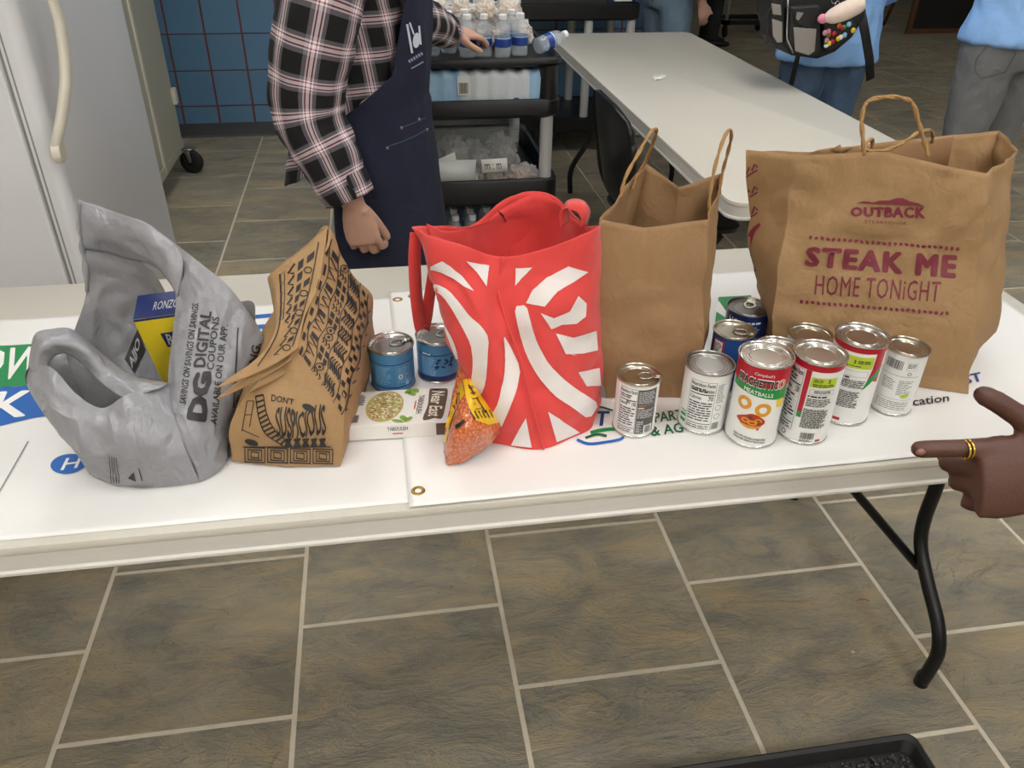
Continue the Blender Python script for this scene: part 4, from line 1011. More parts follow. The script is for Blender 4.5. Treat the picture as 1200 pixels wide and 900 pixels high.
def BP(px, py): return U(px, py, Z=BZ)
def G3(rows): return [[p if isinstance(p, Vector) else U(p[0], p[1], Y=p[2]) for p in r] for r in rows]
def fclamp(vf): return [(p[0], p[1], max(p[2], TOP+.0006)) for p in vf[0]], vf[1]
def sheet(name, rows, nu, nv, amp=.004, seed=0., cell=.05, mat='grey_film'):
    vf, uv = ngrid(patchfn(G3(rows)), nu, nv)
    e = .12
    def k_(i, j): return 1
    w = faceted(vf, amp*1.05, cell, seed, None, .4)
    # keep the borders where neighbouring sheets meet
    V = []
    for idx, p in enumerate(w[0]):
        i, j = idx % (nu+1), idx//(nu+1); s_ = min(1, min(i, nu-i, j, nv-j)/5)
        V.append(tuple(Vector(vf[0][idx]).lerp(Vector(p), s_)))
    return fclamp((V, vf[1]))
right = [[(169, 260, 1.13), (203, 284, 1.105), (236, 309, 1.085), (270, 338, 1.075), (300, 378, 1.07)],
    [(190, 318, 1.105), (215, 335, 1.075), (245, 362, 1.05), (277, 385, 1.045), (309, 402, 1.055)],
    [(206, 347, 1.075), (226, 390, 1.025), (250, 420, 1.005), (275, 440, 1.0), (295, 450, 1.03)],
    [(197, 450, .985), (215, 465, .955), (238, 480, .95), (258, 488, .965), (273, 492, 1.0)],
    [(212, 512, .918), (224, 520, .918), (240, 526, .922), (254, 525, .938), (268, 520, .975)],
    [BP(234, 564), BP(243, 560), BP(252, 555), BP(260, 549), BP(266, 540)]]
lobe = [[(36, 425, .985), (62, 432, .96), (90, 462, .945), (120, 478, .94), (150, 462, .945), (197, 450, .985)],
    [(32, 452, .97), (60, 475, .935), (90, 495, .92), (125, 505, .91), (168, 500, .912), (204, 480, .950)],
    [(55, 490, .96), (75, 510, .925), (100, 525, .905), (140, 538, .90), (180, 532, .902), (212, 512, .918)],
    [(84, 524, .955), (98, 538, .925), (115, 548, .908), (150, 554, .905), (188, 552, .905), (223, 540, .905)],
    [BP(105, 556), BP(118, 562), BP(135, 568), BP(158, 570), BP(200, 569), BP(234, 564)]]
back = [[(97, 290, 1.175), (130, 294, 1.185), (156, 302, 1.18), (180, 318, 1.165)],
    [(101, 342, 1.165), (135, 345, 1.185), (170, 350, 1.185), (196, 347, 1.15)],
    [(87, 388, 1.12), (125, 400, 1.16), (165, 410, 1.165), (215, 400, 1.12)],
    [Vector((-.45, 1.05, .87)), (125, 440, 1.12), (165, 450, 1.13), (225, 450, 1.10)],
    [Vector((-.43, 1.04, BZ)), Vector((-.38, 1.08, BZ)), Vector((-.30, 1.09, BZ)), Vector((-.25, 1.06, BZ))]]
leftp = [[(36, 425, .985), (56, 412, 1.04), (87, 388, 1.12)], [(32, 452, .97), Vector((-.475, 1.01, .86)), Vector((-.45, 1.05, .87))],
    [(84, 524, .955), Vector((-.45, 1.0, .79)), Vector((-.44, 1.045, .80))], [BP(105, 556), Vector((-.435, .99, BZ)), Vector((-.43, 1.04, BZ))]]
rightb = [[(300, 378, 1.07), Vector((-.205, 1.10, .92)), (215, 380, 1.13)], [(295, 450, 1.03), Vector((-.215, 1.08, .84)), Vector((-.25, 1.10, .84))], [BP(266, 540), Vector((-.245, 1.0, BZ)), Vector((-.25, 1.06, BZ))]]
base = [[BP(105, 556), BP(150, 570), BP(190, 568), BP(266, 540)], [Vector((-.43, 1.04, BZ)), Vector((-.38, 1.08, BZ)), Vector((-.30, 1.09, BZ)), Vector((-.25, 1.06, BZ))]]
o_right = mk('front_panel', sheet('r', right, 60, 64, .011, 1., .045), 'grey_film', t, auto=.5)
o_lobe = mk('side_panel', sheet('l', lobe, 64, 52, .012, 4., .045), 'grey_film', t, auto=.5)
o_back = mk('back_panel', sheet('b', back, 40, 46, .009, 7.), 'grey_film', t, auto=.5)
mk('side_panel', sheet('lp', leftp, 16, 20, .004, 9.), 'grey_film', t)
mk('side_panel', sheet('rb', rightb, 16, 20, .004, 11.), 'grey_film', t)
mk('base_panel', ngrid(patchfn(G3(base)), 12, 6)[0], 'grey_film', t)
h_up = [[(95, 235, 1.165), (118, 242, 1.16), (139, 250, 1.15), (169, 260, 1.13), (190, 274, 1.115), (214, 292, 1.10)],
    [(95, 262, 1.16), (120, 268, 1.15), (145, 274, 1.145), (172, 283, 1.115), (196, 302, 1.09), (214, 318, 1.082)],
    [(97, 292, 1.175), (126, 296, 1.17), (152, 304, 1.165), (180, 311, 1.12), (198, 330, 1.085), (208, 348, 1.073)]]
mk('handle', sheet('hu', h_up, 40, 18, .006, 13., .035), 'grey_film', t, solid=.0015)
mk('handle_hem', tube(smoothpath(P3([(95, 235, 1.166), (93, 255, 1.168), (95, 275, 1.170), (97, 293, 1.175), (100, 312, 1.172), (102, 342, 1.165)]), 20), [.0035+.0012*math.sin(k*1.3) for k in range(20)], 8), 'grey_film', t)
h_lo = [[(33, 436, .985), (36, 412, .995), (42, 391, 1.01), (60, 386, 1.02), (81, 385, 1.025), (98, 396, 1.03), (126, 420, 1.02), (160, 441, 1.0), (197, 449, .982)],
    [(40, 436, .972), (46, 412, .975), (54, 402, .98), (68, 400, .985), (86, 402, .99), (104, 413, .99), (128, 436, .985), (158, 453, .965), (190, 454, .968)],
    [(54, 436, .972), (58, 424, .982), (64, 417, .988), (74, 414, .992), (84, 417, .992), (98, 427, .99), (116, 446, .975), (146, 466, .952), (176, 458, .955)]]
mk('handle', sheet('hl', h_lo, 60, 18, .005, 17., .03), 'grey_film', t, solid=.0012)
bv = bvh_of(o_right)
def up(s, tl, tr, br, bl, b=.02, sh=0.): return txt(s, [tl, tr, br, bl], b, sh)
ms = [up('SAVINGS ON SAVINGS ON SAVINGS.', (211, 472), (226, 354), (233, 355), (218, 474), .03), up('DIGITAL', (227, 430), (236, 364), (248, 366), (240, 430), .05), up('COUPONS', (242, 433), (249, 371), (257, 372), (250, 434), .03),
      up('DG', (220, 489), (229, 439), (247, 438), (240, 492), .12), up('AVAILABLE ON OUR APP.', (246, 496), (259, 381), (267, 381), (253, 498), .03), up('ING.', (290, 428), (296, 401), (305, 403), (299, 430), .05)]
for m_ in ms: print_on('lettering', bv, m_, 'ink_bag', t, .0012, 5)
print_on('print', bv, stroke2d([(273, 478), (279, 384)], 1.7), 'ink_bag', t, .0012, 5)
bv = bvh_of(o_back)
print_on('print', bv, poly2d([(146, 421), (162, 384), (171, 410), (158, 438)]), 'ink_bag', t, .0012, 5)
M('film_light', '#b8b8bc', .4)
print_on('lettering', bv, txt('AJJO', [(151, 424), (162, 393), (167, 408), (157, 434)], .04), 'film_light', t, .0022, 4)
bv = bvh_of(o_lobe)
ms = [stroke2d([(128+k*3, 533+k), (131+k*3, 566)], .8) for k in range(4)]+[poly2d([(150, 560), (157, 553), (160, 564)])]+[stroke2d([(163, 548), (167, 563)], 1.2)]
print_on('fine_print', bv, join2(*ms), 'ink_bag', t, .0012, 5)
# pasta box inside
M('carton_yellow', '#e9cf2b', .4, var=.03); M('carton_navy', '#1d2c63', .4, var=.03)
FL = U(156, 375, Y=1.055); dn = (U(193, 452, Y=1.085)-FL).normalized()
rt = Vector((1, .04, 0)); rt = (rt-dn*rt.dot(dn)).normalized(); bk = rt.cross(-dn).normalized()
if bk.y < 0: bk = -bk
W_, D_, H_ = .088, .052, .150
FLt = FL; V = [FLt+dn*(H_*k)+rt*(W_*i)+bk*(D_*j) for k in (1, 0) for j in (0, 1) for i in (0, 1)]
t = thing('pasta_box', 'yellow and navy pasta box standing inside the grey plastic bag', 'box', tuple(FLt+dn*H_+rt*W_/2))
bf = [(0, 2, 3, 1), (4, 5, 7, 6), (0, 1, 5, 4), (2, 6, 7, 3), (0, 4, 6, 2), (1, 3, 7, 5)]
mk('carton', (V, bf), 'carton_yellow', t, smooth=False)
def on_front(m2, mt, e=.0004): mk('print', ([tuple(FLt+rt*(W_*x)+dn*(H_*(1-y))-bk*e) for x, y, *_l in m2[0]], m2[1]), mt, t, smooth=False)
def on_top(m2, mt, e=.0004): mk('print', ([tuple(FLt+rt*(W_*x)+bk*(D_*y)-dn*e) for x, y, *_l in m2[0]], m2[1]), mt, t, smooth=False)
def on_left(m2, mt, e=.0004): mk('print', ([tuple(FLt+bk*(D_*(1-x))+dn*(H_*(1-y))-rt*e) for x, y, *_l in m2[0]], m2[1]), mt, t, smooth=False)
on_top(rect2(0, 1, 0, 1), 'carton_navy'); on_top(txt('RONZONI', [(.28, .62), (.78, .62), (.78, .28), (.28, .28)], .02, .2), 'ink_white', .0009)
on_front(rect2(0, 1, .975, 1), 'carton_navy'); on_front(poly2d([(.30, .80), (.97, .80), (.97, .62), (.32, .62)]), 'carton_navy'); on_front(txt('Ronzoni', [(.36, .78), (.92, .78), (.92, .65), (.36, .65)], .04, .1), 'ink_white', .0009)
on_front(txt('Gluten', [(.30, .58), (.84, .58), (.84, .44), (.30, .44)], .02), 'carton_navy', .0009); on_front(rect2(.3, .9, .12, .3), 'ink_blue')

# ================================================================ BLACK TRAY ON THE FLOOR
M('tray_black', '#141415', .45, var=.1, bump=.2, bscale=60)
c = [U(1070, 858, Z=.05), U(1112, 960, Z=.05)]
xa, xb, ya, yb = .30, c[0].x, .30, c[0].y
t = thing('boot_tray', 'shallow black plastic tray with dark pellets on the floor', 'tray', ((xa+xb)/2, (ya+yb)/2, 0))
P = rrect(xa, xb, ya, yb, .02); mk('tray_body', slab(P, [(.03, .0005), (.0, .05), (.004, .053), (.012, .05), (.022, .030)]), 'tray_black', t, auto=.5)
rnd = random.Random(8); pel = []
ico = [(0, 0, 1), (.9, 0, .2), (.2, .8, .1), (-.8, .4, .1), (-.5, -.8, .2), (.5, -.7, 0), (0, 0, -.6)]
icf = [(0, 1, 2), (0, 2, 3), (0, 3, 4), (0, 4, 5), (0, 5, 1), (6, 2, 1), (6, 3, 2), (6, 4, 3), (6, 5, 4), (6, 1, 5)]
for k in range(7000):
    x = xa+.03+(xb-xa-.06)*rnd.random(); y = ya+.03+(yb-ya-.06)*rnd.random(); s_ = .0025+.0025*rnd.random()
    pel.append(xf((ico, icf), T_(x, y, .0305+s_*.5) @ R_(rnd.random()*6, 'Z') @ R_(rnd.random()*3, 'X') @ Matrix.Scale(s_, 4)))
M('pellet', '#3a3634', .35, var=.3, vscale=60)
prop(mk('pellets', join(*pel), 'pellet', t, smooth=False), kind='stuff')
M('crumb_red', '#b0504a', .6); M('crumb_pale', '#d8d4cc', .6)
o = mk('plastic_shred', tube(smoothpath([U(1004, 704, Z=.004), U(1010, 702, Z=.005), U(1019, 704, Z=.004)], 8), [.0012]*8, 6), 'crumb_red'); prop(o, 'tiny red plastic shred on the tile floor under the table', 'litter')
o = mk('floor_crumb', lathe([(.001, .0), (.004, .001), (.003, .004), (.0005, .005)], 7, U(999, 764, Z=.0005)), 'crumb_pale'); prop(o, 'tiny pale crumb on the tile floor under the table', 'litter')

# ================================================================ FRIDGE
def enamel(name, col, rough=.35):
    s = NT(name); o = s.obj(); s.l(s.mix(s.noise(o, 4, 3), lin(col), tuple(x*.94 for x in lin(col)[:3])+(1,)), s.b.inputs['Base Color']); s.b.inputs['Roughness'].default_value = rough
    s.bump(s.noise(o, 6, 3), .12, .01); MATS[name] = s.m
enamel('enamel', '#dedfe2'); enamel('beige_metal', '#b9b6a4', .4); M('gasket', '#8d8d8c', .7); M('handle_cream', '#d8d3c4', .35); M('dark_gap', '#2b2b2c', .8)
XF, YA, YB, FH = -.683, 1.87, 2.672, 1.72
t = thing('refrigerator', 'white upright refrigerator with long bowed cream handle behind the table', 'refrigerator', (-1.05, 2.27, 0))
mk('cabinet', box(-1.40, XF-.062, YA+.004, YB, .03, FH), 'enamel', t, smooth=False, bevel=.008)
mk('gasket', box(XF-.062, XF-.052, YA+.012, YB-.01, .08, FH-.01), 'gasket', t, smooth=False)
mk('gasket', box(XF-.046, XF-.043, YA-.0015, YA+.01, .08, FH-.01), 'gasket', t, smooth=False)
mk('plinth', box(-1.38, XF-.08, YA+.03, YB-.02, 0, .035), 'dark_gap', t, smooth=False)
def door_outline(n=10):
    P = [(XF-.052, YA), (XF-.030, YA)]
    for k in range(n+1): a = k/n*PI/2; P.append((XF-.030+.026*math.sin(a), YA+.030*(1-math.cos(a))))
    for k in range(1, n+1): P.append((XF-.004+.010*math.sin(k/n*PI), YA+.03+(YB-YA-.06)*k/n))
    for k in range(n+1): a = k/n*PI/2; P.append((XF-.030+.026*math.cos(a), YB-.03+.030*math.sin(a)))
    P.append((XF-.052, YB)); return P
D = door_outline(); n = len(D)
dv = [(x, y, z) for z in (.08, FH-.01) for x, y in D]
door = mk('door', (dv, [(i, (i+1) % n, (i+1) % n+n, i+n) for i in range(n)]+[tuple(range(n-1, -1, -1)), tuple(range(n, 2*n))]), 'enamel', t, auto=.6)
hp = [U(65, 176, X=XF+.004), U(66, 168, X=XF+.012), U(70, 150, X=XF+.026), U(75, 118, X=XF+.044), U(77, 88, X=XF+.054), U(73, 45, X=XF+.06), U(62, 0, X=XF+.062)]
b0 = hp[0]; hp += [Vector((XF+.058, b0.y+.005, b0.z+.50)), Vector((XF+.03, b0.y+.003, b0.z+.60)), Vector((XF+.006, b0.y, b0.z+.65))]
hd = mk('handle', tube(smoothpath(hp, 40), [(.016, .011)]*40, 14, ref=(1, 0, 0)), 'handle_cream', door)
mk('handle_mount', xf(lathe([(.024, 0), (.024, .012), (.021, .016), (.0005, .0165)], 24), T_(XF+.004, b0.y-.004, b0.z-.002) @ R_(PI/2, 'Y')), 'handle_cream', door, auto=.7)
# ================================================================ BEIGE CABINET ON CASTERS
M('rubber', '#1c1c1d', .6); M('zinc', '#a8a8a6', .3, .9)
XB = -1.052
t = thing('warming_cabinet', 'tall beige metal cabinet on black casters beside the blue tiled wall', 'cabinet', (-1.40, 4.2, 0))
mk('body', box(-1.80, XB-.02, 3.62, 4.66, .135, 1.85), 'beige_metal', t, smooth=False, bevel=.006)
mk('door', box(XB-.02, XB, 4.185, 4.64, .17, 1.82), 'beige_metal', t, smooth=False, bevel=.004)
mk('side_panel', box(XB-.02, XB-.004, 3.64, 4.155, .17, 1.82), 'beige_metal', t, smooth=False, bevel=.004)
mk('trim_strip', box(XB-.02, XB+.003, 4.155, 4.185, .135, 1.84), 'handle_cream', t, smooth=False, bevel=.002)
mk('bottom_rail', box(XB-.02, XB+.001, 3.62, 4.66, .120, .168), 'beige_metal', t, smooth=False, bevel=.004)
mk('latch', box(XB, XB+.02, 4.60, 4.65, .36, .44), 'handle_cream', t, smooth=False, bevel=.004)
for x, y in ((XB+.040, 4.585), (XB-.05, 3.72), (-1.72, 4.58), (-1.72, 3.72)):
    fk = lambda s_: tube([(-.012, s_*.020, .135), (-.008, s_*.020, .10), (0, s_*.020, .062)], [(.0025, .018), (.0025, .014), (.0025, .011)], 10, ref=(1, 0, 0))
    tw = R_(-.25, 'Z')
    cs = mk('caster_fork', xf(join(fk(-1), fk(1), box(-.035, .02, -.026, .026, .128, .136)), T_(x, y, 0) @ tw), 'zinc', t)
    mk('wheel', xf(lathe([(.02, -.014), (.056, -.014), (.062, -.009), (.062, .009), (.056, .014), (.02, .014)], 28), T_(x, y, .0625) @ tw @ R_(PI/2, 'X')), 'rubber', cs, auto=.7)
# ================================================================ SERVICE CART
M('cart_black', '#0c0c0e', .45, var=.1); M('cart_grey', '#c6c7c8', .35, .25, var=.05); M('cart_handle', '#4b4d50', .5)
CX0, CX1, CY0, CY1 = .10, .632, 2.80, 3.56
t = thing('service_cart', 'black three-shelf service cart with grey posts loaded with water bottles', 'cart', ((CX0+CX1)/2, (CY0+CY1)/2, 0))
def tray(z0, z1, lip, nm='shelf', dip=0):
    P = rrect(CX0, CX1, CY0, CY1, .05, 5)
    return mk(nm, slab(P, [(.012, z0), (.0, z0+.012), (.0, z1-.006), (.004, z1), (.018, z1), (.022, z1-lip)]), 'cart_black', t, auto=.6)
tray(.882, .912, .010); tray(.715, .778, .045); tray(.405, .500, .070); tray(.14, .20, .04)
for x in (CX0+.045, CX1-.045):
    for y in (CY0+.035, CY1-.035):
        mk('post', lathe([(.0225, .20), (.0225, .72)], 20, (x, y, 0)), 'cart_grey', t, auto=.7)
        mk('post_sleeve', lathe([(.033, .77), (.031, .885)], 20, (x, y, 0)), 'cart_black', t, auto=.7)
        mk('post_sleeve', lathe([(.030, .36), (.030, .41)], 20, (x, y, 0)), 'cart_black', t, auto=.7)
        cs = mk('caster_fork', join(box(x-.02, x-.015, y-.02, y+.02, .05, .145), box(x+.015, x+.02, y-.02, y+.02, .05, .145)), 'zinc', t, smooth=False)
        mk('wheel', xf(lathe([(.02, -.012), (.052, -.012), (.058, -.008), (.058, .008), (.052, .012), (.02, .012)], 24), T_(x, y, .0585) @ R_(PI/2, 'Y')), 'rubber', cs, auto=.7)
hz = U(498, 12, Y=3.66).z
mk('handle', tube(smoothpath([(CX0+.03, CY1-.02, .88), (CX0+.03, CY1+.07, hz), (CX0+.08, CY1+.1, hz), ((CX0+CX1)/2, CY1+.1, hz), (CX1-.08, CY1+.1, hz), (CX1-.03, CY1+.07, hz), (CX1-.03, CY1-.02, .88)], 40), .017, 12), 'cart_handle', t)
# --- water bottles
def clear(name, col, alpha, rough=.08):
    s = NT(name); s.b.inputs['Base Color'].default_value = lin(col); s.b.inputs['Roughness'].default_value = rough; s.b.inputs['Alpha'].default_value = alpha
    s.b.inputs['IOR'].default_value = 1.4; s.b.inputs['Specular IOR Level'].default_value = .9
    s.bump(s.noise(s.obj(), 60, 3), .4, .004); MATS[name] = s.m
clear('bottle_clear', '#d5e0e8', .30); clear('tub_clear', '#c9d0d2', .16); clear('bag_clear', '#efece8', .42, .12); M('water_label', '#24418f', .35, var=.1); M('label_pale', '#a9cbe6', .35); M('cap_white', '#e4e6e8', .4); M('water', '#b8c8d4', .15)
def bottle_parts(t):
    pr = [(.020, .0), (.026, .003), (.0275, .012), (.0265, .02), (.0275, .028), (.0275, .07), (.0265, .076), (.0275, .082), (.024, .096), (.016, .108), (.0125, .113), (.0125, .120)]
    mk('bottle_body', lathe(pr, 22), 'bottle_clear', t, local=True)
    mk('label_wrap', lathe([(.0279, .034), (.0279, .066)], 22, caps=False), 'water_label', t, local=True)
    mk('label_mark', lathe([(.0281, .060), (.0281, .064)], 22, caps=False), 'label_pale', t, local=True)
    mk('cap', lathe([(.0135, .117), (.0138, .131), (.012, .133), (.0005, .133)], 18), 'cap_white', t, local=True, auto=.6)
SZ = .9035
bt_ = thing('water_bottle', 'small clear water bottle with navy label standing on the cart top', 'bottle', (.20, 2.90, SZ), group='water bottles on the cart top'); bottle_parts(bt_)
for px, Y in ((526, 2.96), (545, 2.995), (567, 2.89), (589, 2.875), (609, 2.90), (512, 3.02), (599, 2.98), (506, 2.92)):
    p = U(px, 60, Y=Y); dup(bt_, (p.x, Y, SZ), random.random()*6)
bt_.location = (U(548, 60, Y=2.885).x, 2.885, SZ)
lb_ = dup(bt_, (.555, 2.89, SZ+.029), 0, 'clear water bottle tipped over at the corner of the cart', 'tipped bottle'); lb_.rotation_euler = (0, math.radians(78), math.radians(28)); del lb_['group']
# wrapped rolls heaped behind the bottles
def lump(c, rx, ry, rz_, seed, amp=.25, n=22, m=14):
    V, Fs = [], []
    for j in range(m+1):
        th = PI*j/m
        for i in range(n):
            ph = 2*PI*i/n; d = Vector((math.sin(th)*math.cos(ph), math.sin(th)*math.sin(ph), math.cos(th)))
            k = 1+amp*noise.noise(d*2.1+Vector((seed, seed, 0)))+amp*.6*noise.noise(d*5+Vector((0, seed, seed)))
            V.append((c[0]+rx*d.x*k, c[1]+ry*d.y*k, c[2]+rz_*d.z*k))
    for j in range(m):
        for i in range(n): i2 = (i+1) % n; Fs.append((j*n+i, (j+1)*n+i, (j+1)*n+i2, j*n+i2))
    return V, Fs
M('bread_cream', '#d9bda2', .6, var=.25, vscale=40); M('cookie_brown', '#9a6f43', .65, var=.35, vscale=60)
k = 0
for lay in range(2):
    for j in range(2):
        for i in range(5 if lay == 0 else 4):
            x = .20+.083*i+(.04 if lay else 0); y = 3.06+.085*j+.004*((i*3) % 4); z = SZ+.040+.074*lay; k += 1
            t = thing('wrapped_roll', 'bread roll in crinkled clear plastic heaped on the cart behind the bottles', 'bread roll', (x, y, z-.04), group='wrapped rolls heaped on the cart')
            mk('roll', lump((x, y, z-.002), .030, .030, .028, k*3.1, .2), 'bread_cream', t)
            mk('wrapper', lump((x, y, z+.002), .037, .037, .038, k*5.3+2, .5, 34, 24), 'bag_clear', t, smooth=False)
# shrink-wrapped case on the second shelf
t = thing('water_case', 'shrink-wrapped case of water bottles with pale blue ends on the second shelf', 'water case', (.37, 2.95, .735))
def rbox(x0, x1, y0, y1, z0, z1, nx, k=.25, amp=.006):
    def fn(u, v):
        a = 2*PI*v; c_, s_ = math.cos(a), math.sin(a); e = .35
        yy = (abs(c_)**e)*(1 if c_ > 0 else -1); zz = (abs(s_)**e)*(1 if s_ > 0 else -1)
        x = x0+(x1-x0)*u; w = 1-.18*abs(2*u-1)**8; b = amp*math.sin(x*2*PI/.055)
        return Vector((x, (y0+y1)/2+yy*((y1-y0)/2*w+b*.5), (z0+z1)/2+zz*((z1-z0)/2*w+b)))
    vf, uv = ngrid(fn, nx, 40); return vf
clear('shrink', '#e6eef4', .9, .12); M('film_blue', '#a5cdee', .25, var=.15, vscale=30)
xs0, xs1 = .165, .585
vf = rbox(xs0, xs1, 2.828, 3.11, .737, .872, 70); mk('shrink_film', wrinkled(vf, .003, 45, 2.), 'shrink', t)
for a, b in ((.162, .30), (.515, .588)):
    vf = rbox(a, b, 2.824, 3.114, .735, .875, 24); mk('film_print', wrinkled(vf, .003, 45, 2.), 'film_blue', t)
mk('bottles_row', join(*[xf(lathe([(.0255, .0), (.0265, .006), (.0265, .06), (.02, .08), (.012, .09)], 14), T_(xs0+.03+.0535*k, y, .745)) for k in range(8) for y in (2.885, 2.95, 3.02)]), 'water', t)
mk('barcode_label', box(.275, .315, 2.817, 2.820, .795, .855), 'paper_white', t, smooth=False)
m2 = bars2d(.279, .311, .800, .835); mk('barcode', ([(x, 2.8165, y) for x, y, *_l in m2[0]], m2[1]), 'print_black', t, smooth=False)
m2 = poly2d(ell2d(.475, .772, .014, .011, 0, 20)); mk('print', ([(x, 2.817, y) for x, y, *_l in m2[0]], m2[1]), 'water_label', t, smooth=False)
# clear tub and baked goods on the third shelf
t = thing('clear_tub', 'clear plastic tub on the third cart shelf holding bagged baked goods', 'tub', (.33, 3.06, .432))
x0, x1, y0, y1, z0, z1 = .14, .515, 2.90, 3.26, .431, .665
tubv = slab(rrect(x0, x1, y0, y1, .03, 5), [(.03, z0), (.02, z0+.004), (.004, z1-.012), (-.012, z1-.010), (-.012, z1), (.0, z1), (.006, z1-.006), (.024, z0+.008)])
mk('tub_body', tubv, 'tub_clear', t, auto=.8)
for k in range(12):
    x = .19+.09*(k % 4)+.01*(k//4 % 2); y = 2.97+.09*((k//4) % 3); z = .47+.03*(k % 2)
    tt = thing('bagged_pastry', 'bagged brown pastry piled inside the clear tub', 'pastry', (x, y, .44), group='bagged pastries in the tub')
    mk('pastry', lump((x, y, z), .034, .034, .026, k*2.3, .25), 'cookie_brown', tt)
    mk('wrapper', lump((x, y, z+.02), .046, .044, .052, k*4.1+1, .45, 26, 16), 'bag_clear', tt, smooth=False)
for k, (px, Y) in enumerate(((533, 2.855), (555, 2.865), (580, 2.86))):
    p = U(px, 182, Y=Y)
    tt = thing('bagged_cookies', 'clear bag of brown cookies lying in front of the clear tub', 'cookie bag', (p.x, Y, .432), group='cookie bags before the tub')
    mk('cookies', lump((p.x, Y, .478), .026, .022, .028, k*7.7, .25), 'cookie_brown', tt)
    mk('wrapper', lump((p.x, Y, .485), .031, .026, .046, k*3.3+5, .35, 26, 16), 'bag_clear', tt, smooth=False)
p = U(612, 182, Y=2.86)
tt = thing('bagged_cookies', 'larger clear bag of flat golden cookies beside the grey cart post', 'cookie bag', (p.x, 2.87, .432))
for k in range(4):
    mk('cookie', xf(lathe([(.004, -.005), (.036, -.005), (.041, 0), (.034, .006), (.004, .008)], 22), T_(p.x-.028+.018*k, 2.865+.006*(k % 2), .475+.008*(k % 3)) @ R_(.9+.2*k, 'Y') @ R_(.3, 'X')), 'cookie_brown', tt)
mk('wrapper', lump((p.x, 2.868, .482), .066, .042, .055, 9.2, .3, 30, 18), 'bag_clear', tt, smooth=False)
p = U(577, 194, Y=2.822); s_ = .042
tt = thing('price_card', 'small white card with handwritten letters on the cart shelf', 'card', (p.x, 2.822, p.z))
cq = [U(564, 187, Y=2.828), U(594, 185, Y=2.828), U(595, 201, Y=2.822), U(565, 203, Y=2.822)]
mk('card', (cq, [(0, 1, 2, 3)]), 'paper_white', tt, solid=.001)
m2 = txt('m : m', [(568, 192), (587, 191), (588, 198), (569, 199)], .01); mk('lettering', ([tuple(U(x, y, Y=2.824)+Vector((0, -.0022, 0))) for x, y, *_l in m2[0]], m2[1]), 'print_black', tt, smooth=False)
M('frosted', '#d3d6d3', .35, var=.05)
tt = thing('paper_sheets', 'white paper sheets propped in the third shelf of the cart', 'paper', tuple(U(530, 214, Y=2.82)))
mk('sheet', ([U(500, 188, Y=2.84), U(558, 187, Y=2.84), U(556, 214, Y=2.82), U(500, 217, Y=2.82)], [(0, 1, 2, 3)]), 'frosted', tt, solid=.0012)
mk('sheet', ([U(508, 189, Y=2.85), U(533, 178, Y=2.85), U(537, 200, Y=2.845), U(510, 206, Y=2.845)], [(0, 1, 2, 3)]), 'paper_white', tt, solid=.0008)
# case of bottles on the lowest shelf
low0 = None
for i in range(6):
    for j in range(3):
        if low0 is None:
            low0 = thing('water_bottle', 'dim water bottle packed on the lowest shelf of the cart', 'bottle', (.20, 2.90, .162), group='bottles on the lowest cart shelf'); bottle_parts(low0); low0.scale = (1, 1, 1.35)
        else: dup(low0, (.20+.064*i, 2.90+.07*j, .162), random.random()*6)
# ================================================================ BLACK CHAIR
M('chair_black', '#0f1011', .35, var=.08)
t = thing('folding_chair', 'black plastic folding chair pushed up to the empty table', 'chair', (.90, 2.58, 0))
BA, BB = 2.375, 2.80
rows = [[(.800, BA+.02, .50), (.785, 2.48, .50), (.782, 2.59, .50), (.785, 2.70, .50), (.800, BB-.02, .50)], [(.775, BA+.008, .66), (.752, 2.48, .66), (.746, 2.59, .66), (.752, 2.70, .66), (.775, BB-.008, .66)],
        [(.758, BA+.005, .765), (.732, 2.48, .80), (.726, 2.59, .805), (.732, 2.70, .80), (.758, BB-.005, .765)], [(.752, BA+.03, .80), (.728, 2.48, .83), (.722, 2.59, .835), (.728, 2.70, .83), (.752, BB-.03, .80)]]
mk('backrest', ngrid(patchfn(rows), 26, 22)[0], 'chair_black', t, solid=.016)
mk('seat', slab(rrect(.80, 1.18, BA+.01, BB-.01, .06), [(.02, .425), (.0, .432), (.0, .445), (.012, .452)]), 'chair_black', t, auto=.7)
for y in (BA+.012, BB-.012):
    mk('leg', tube(smoothpath([(.765, y, .74), (.80, y, .50), (.98, y, .25), (1.14, y, .006)], 24), .0125, 10, ref=(0, 1, 0)), 'black_steel', t)
    mk('leg', tube(smoothpath([(1.10, y, .43), (.95, y, .24), (.80, y, .006)], 20), .0125, 10, ref=(0, 1, 0)), 'black_steel', t)
mk('stretcher', tube([(1.12, BA+.012, .04), (1.12, BB-.012, .04)], .009, 8), 'black_steel', t); mk('stretcher', tube([(.82, BA+.012, .04), (.82, BB-.012, .04)], .009, 8), 'black_steel', t)
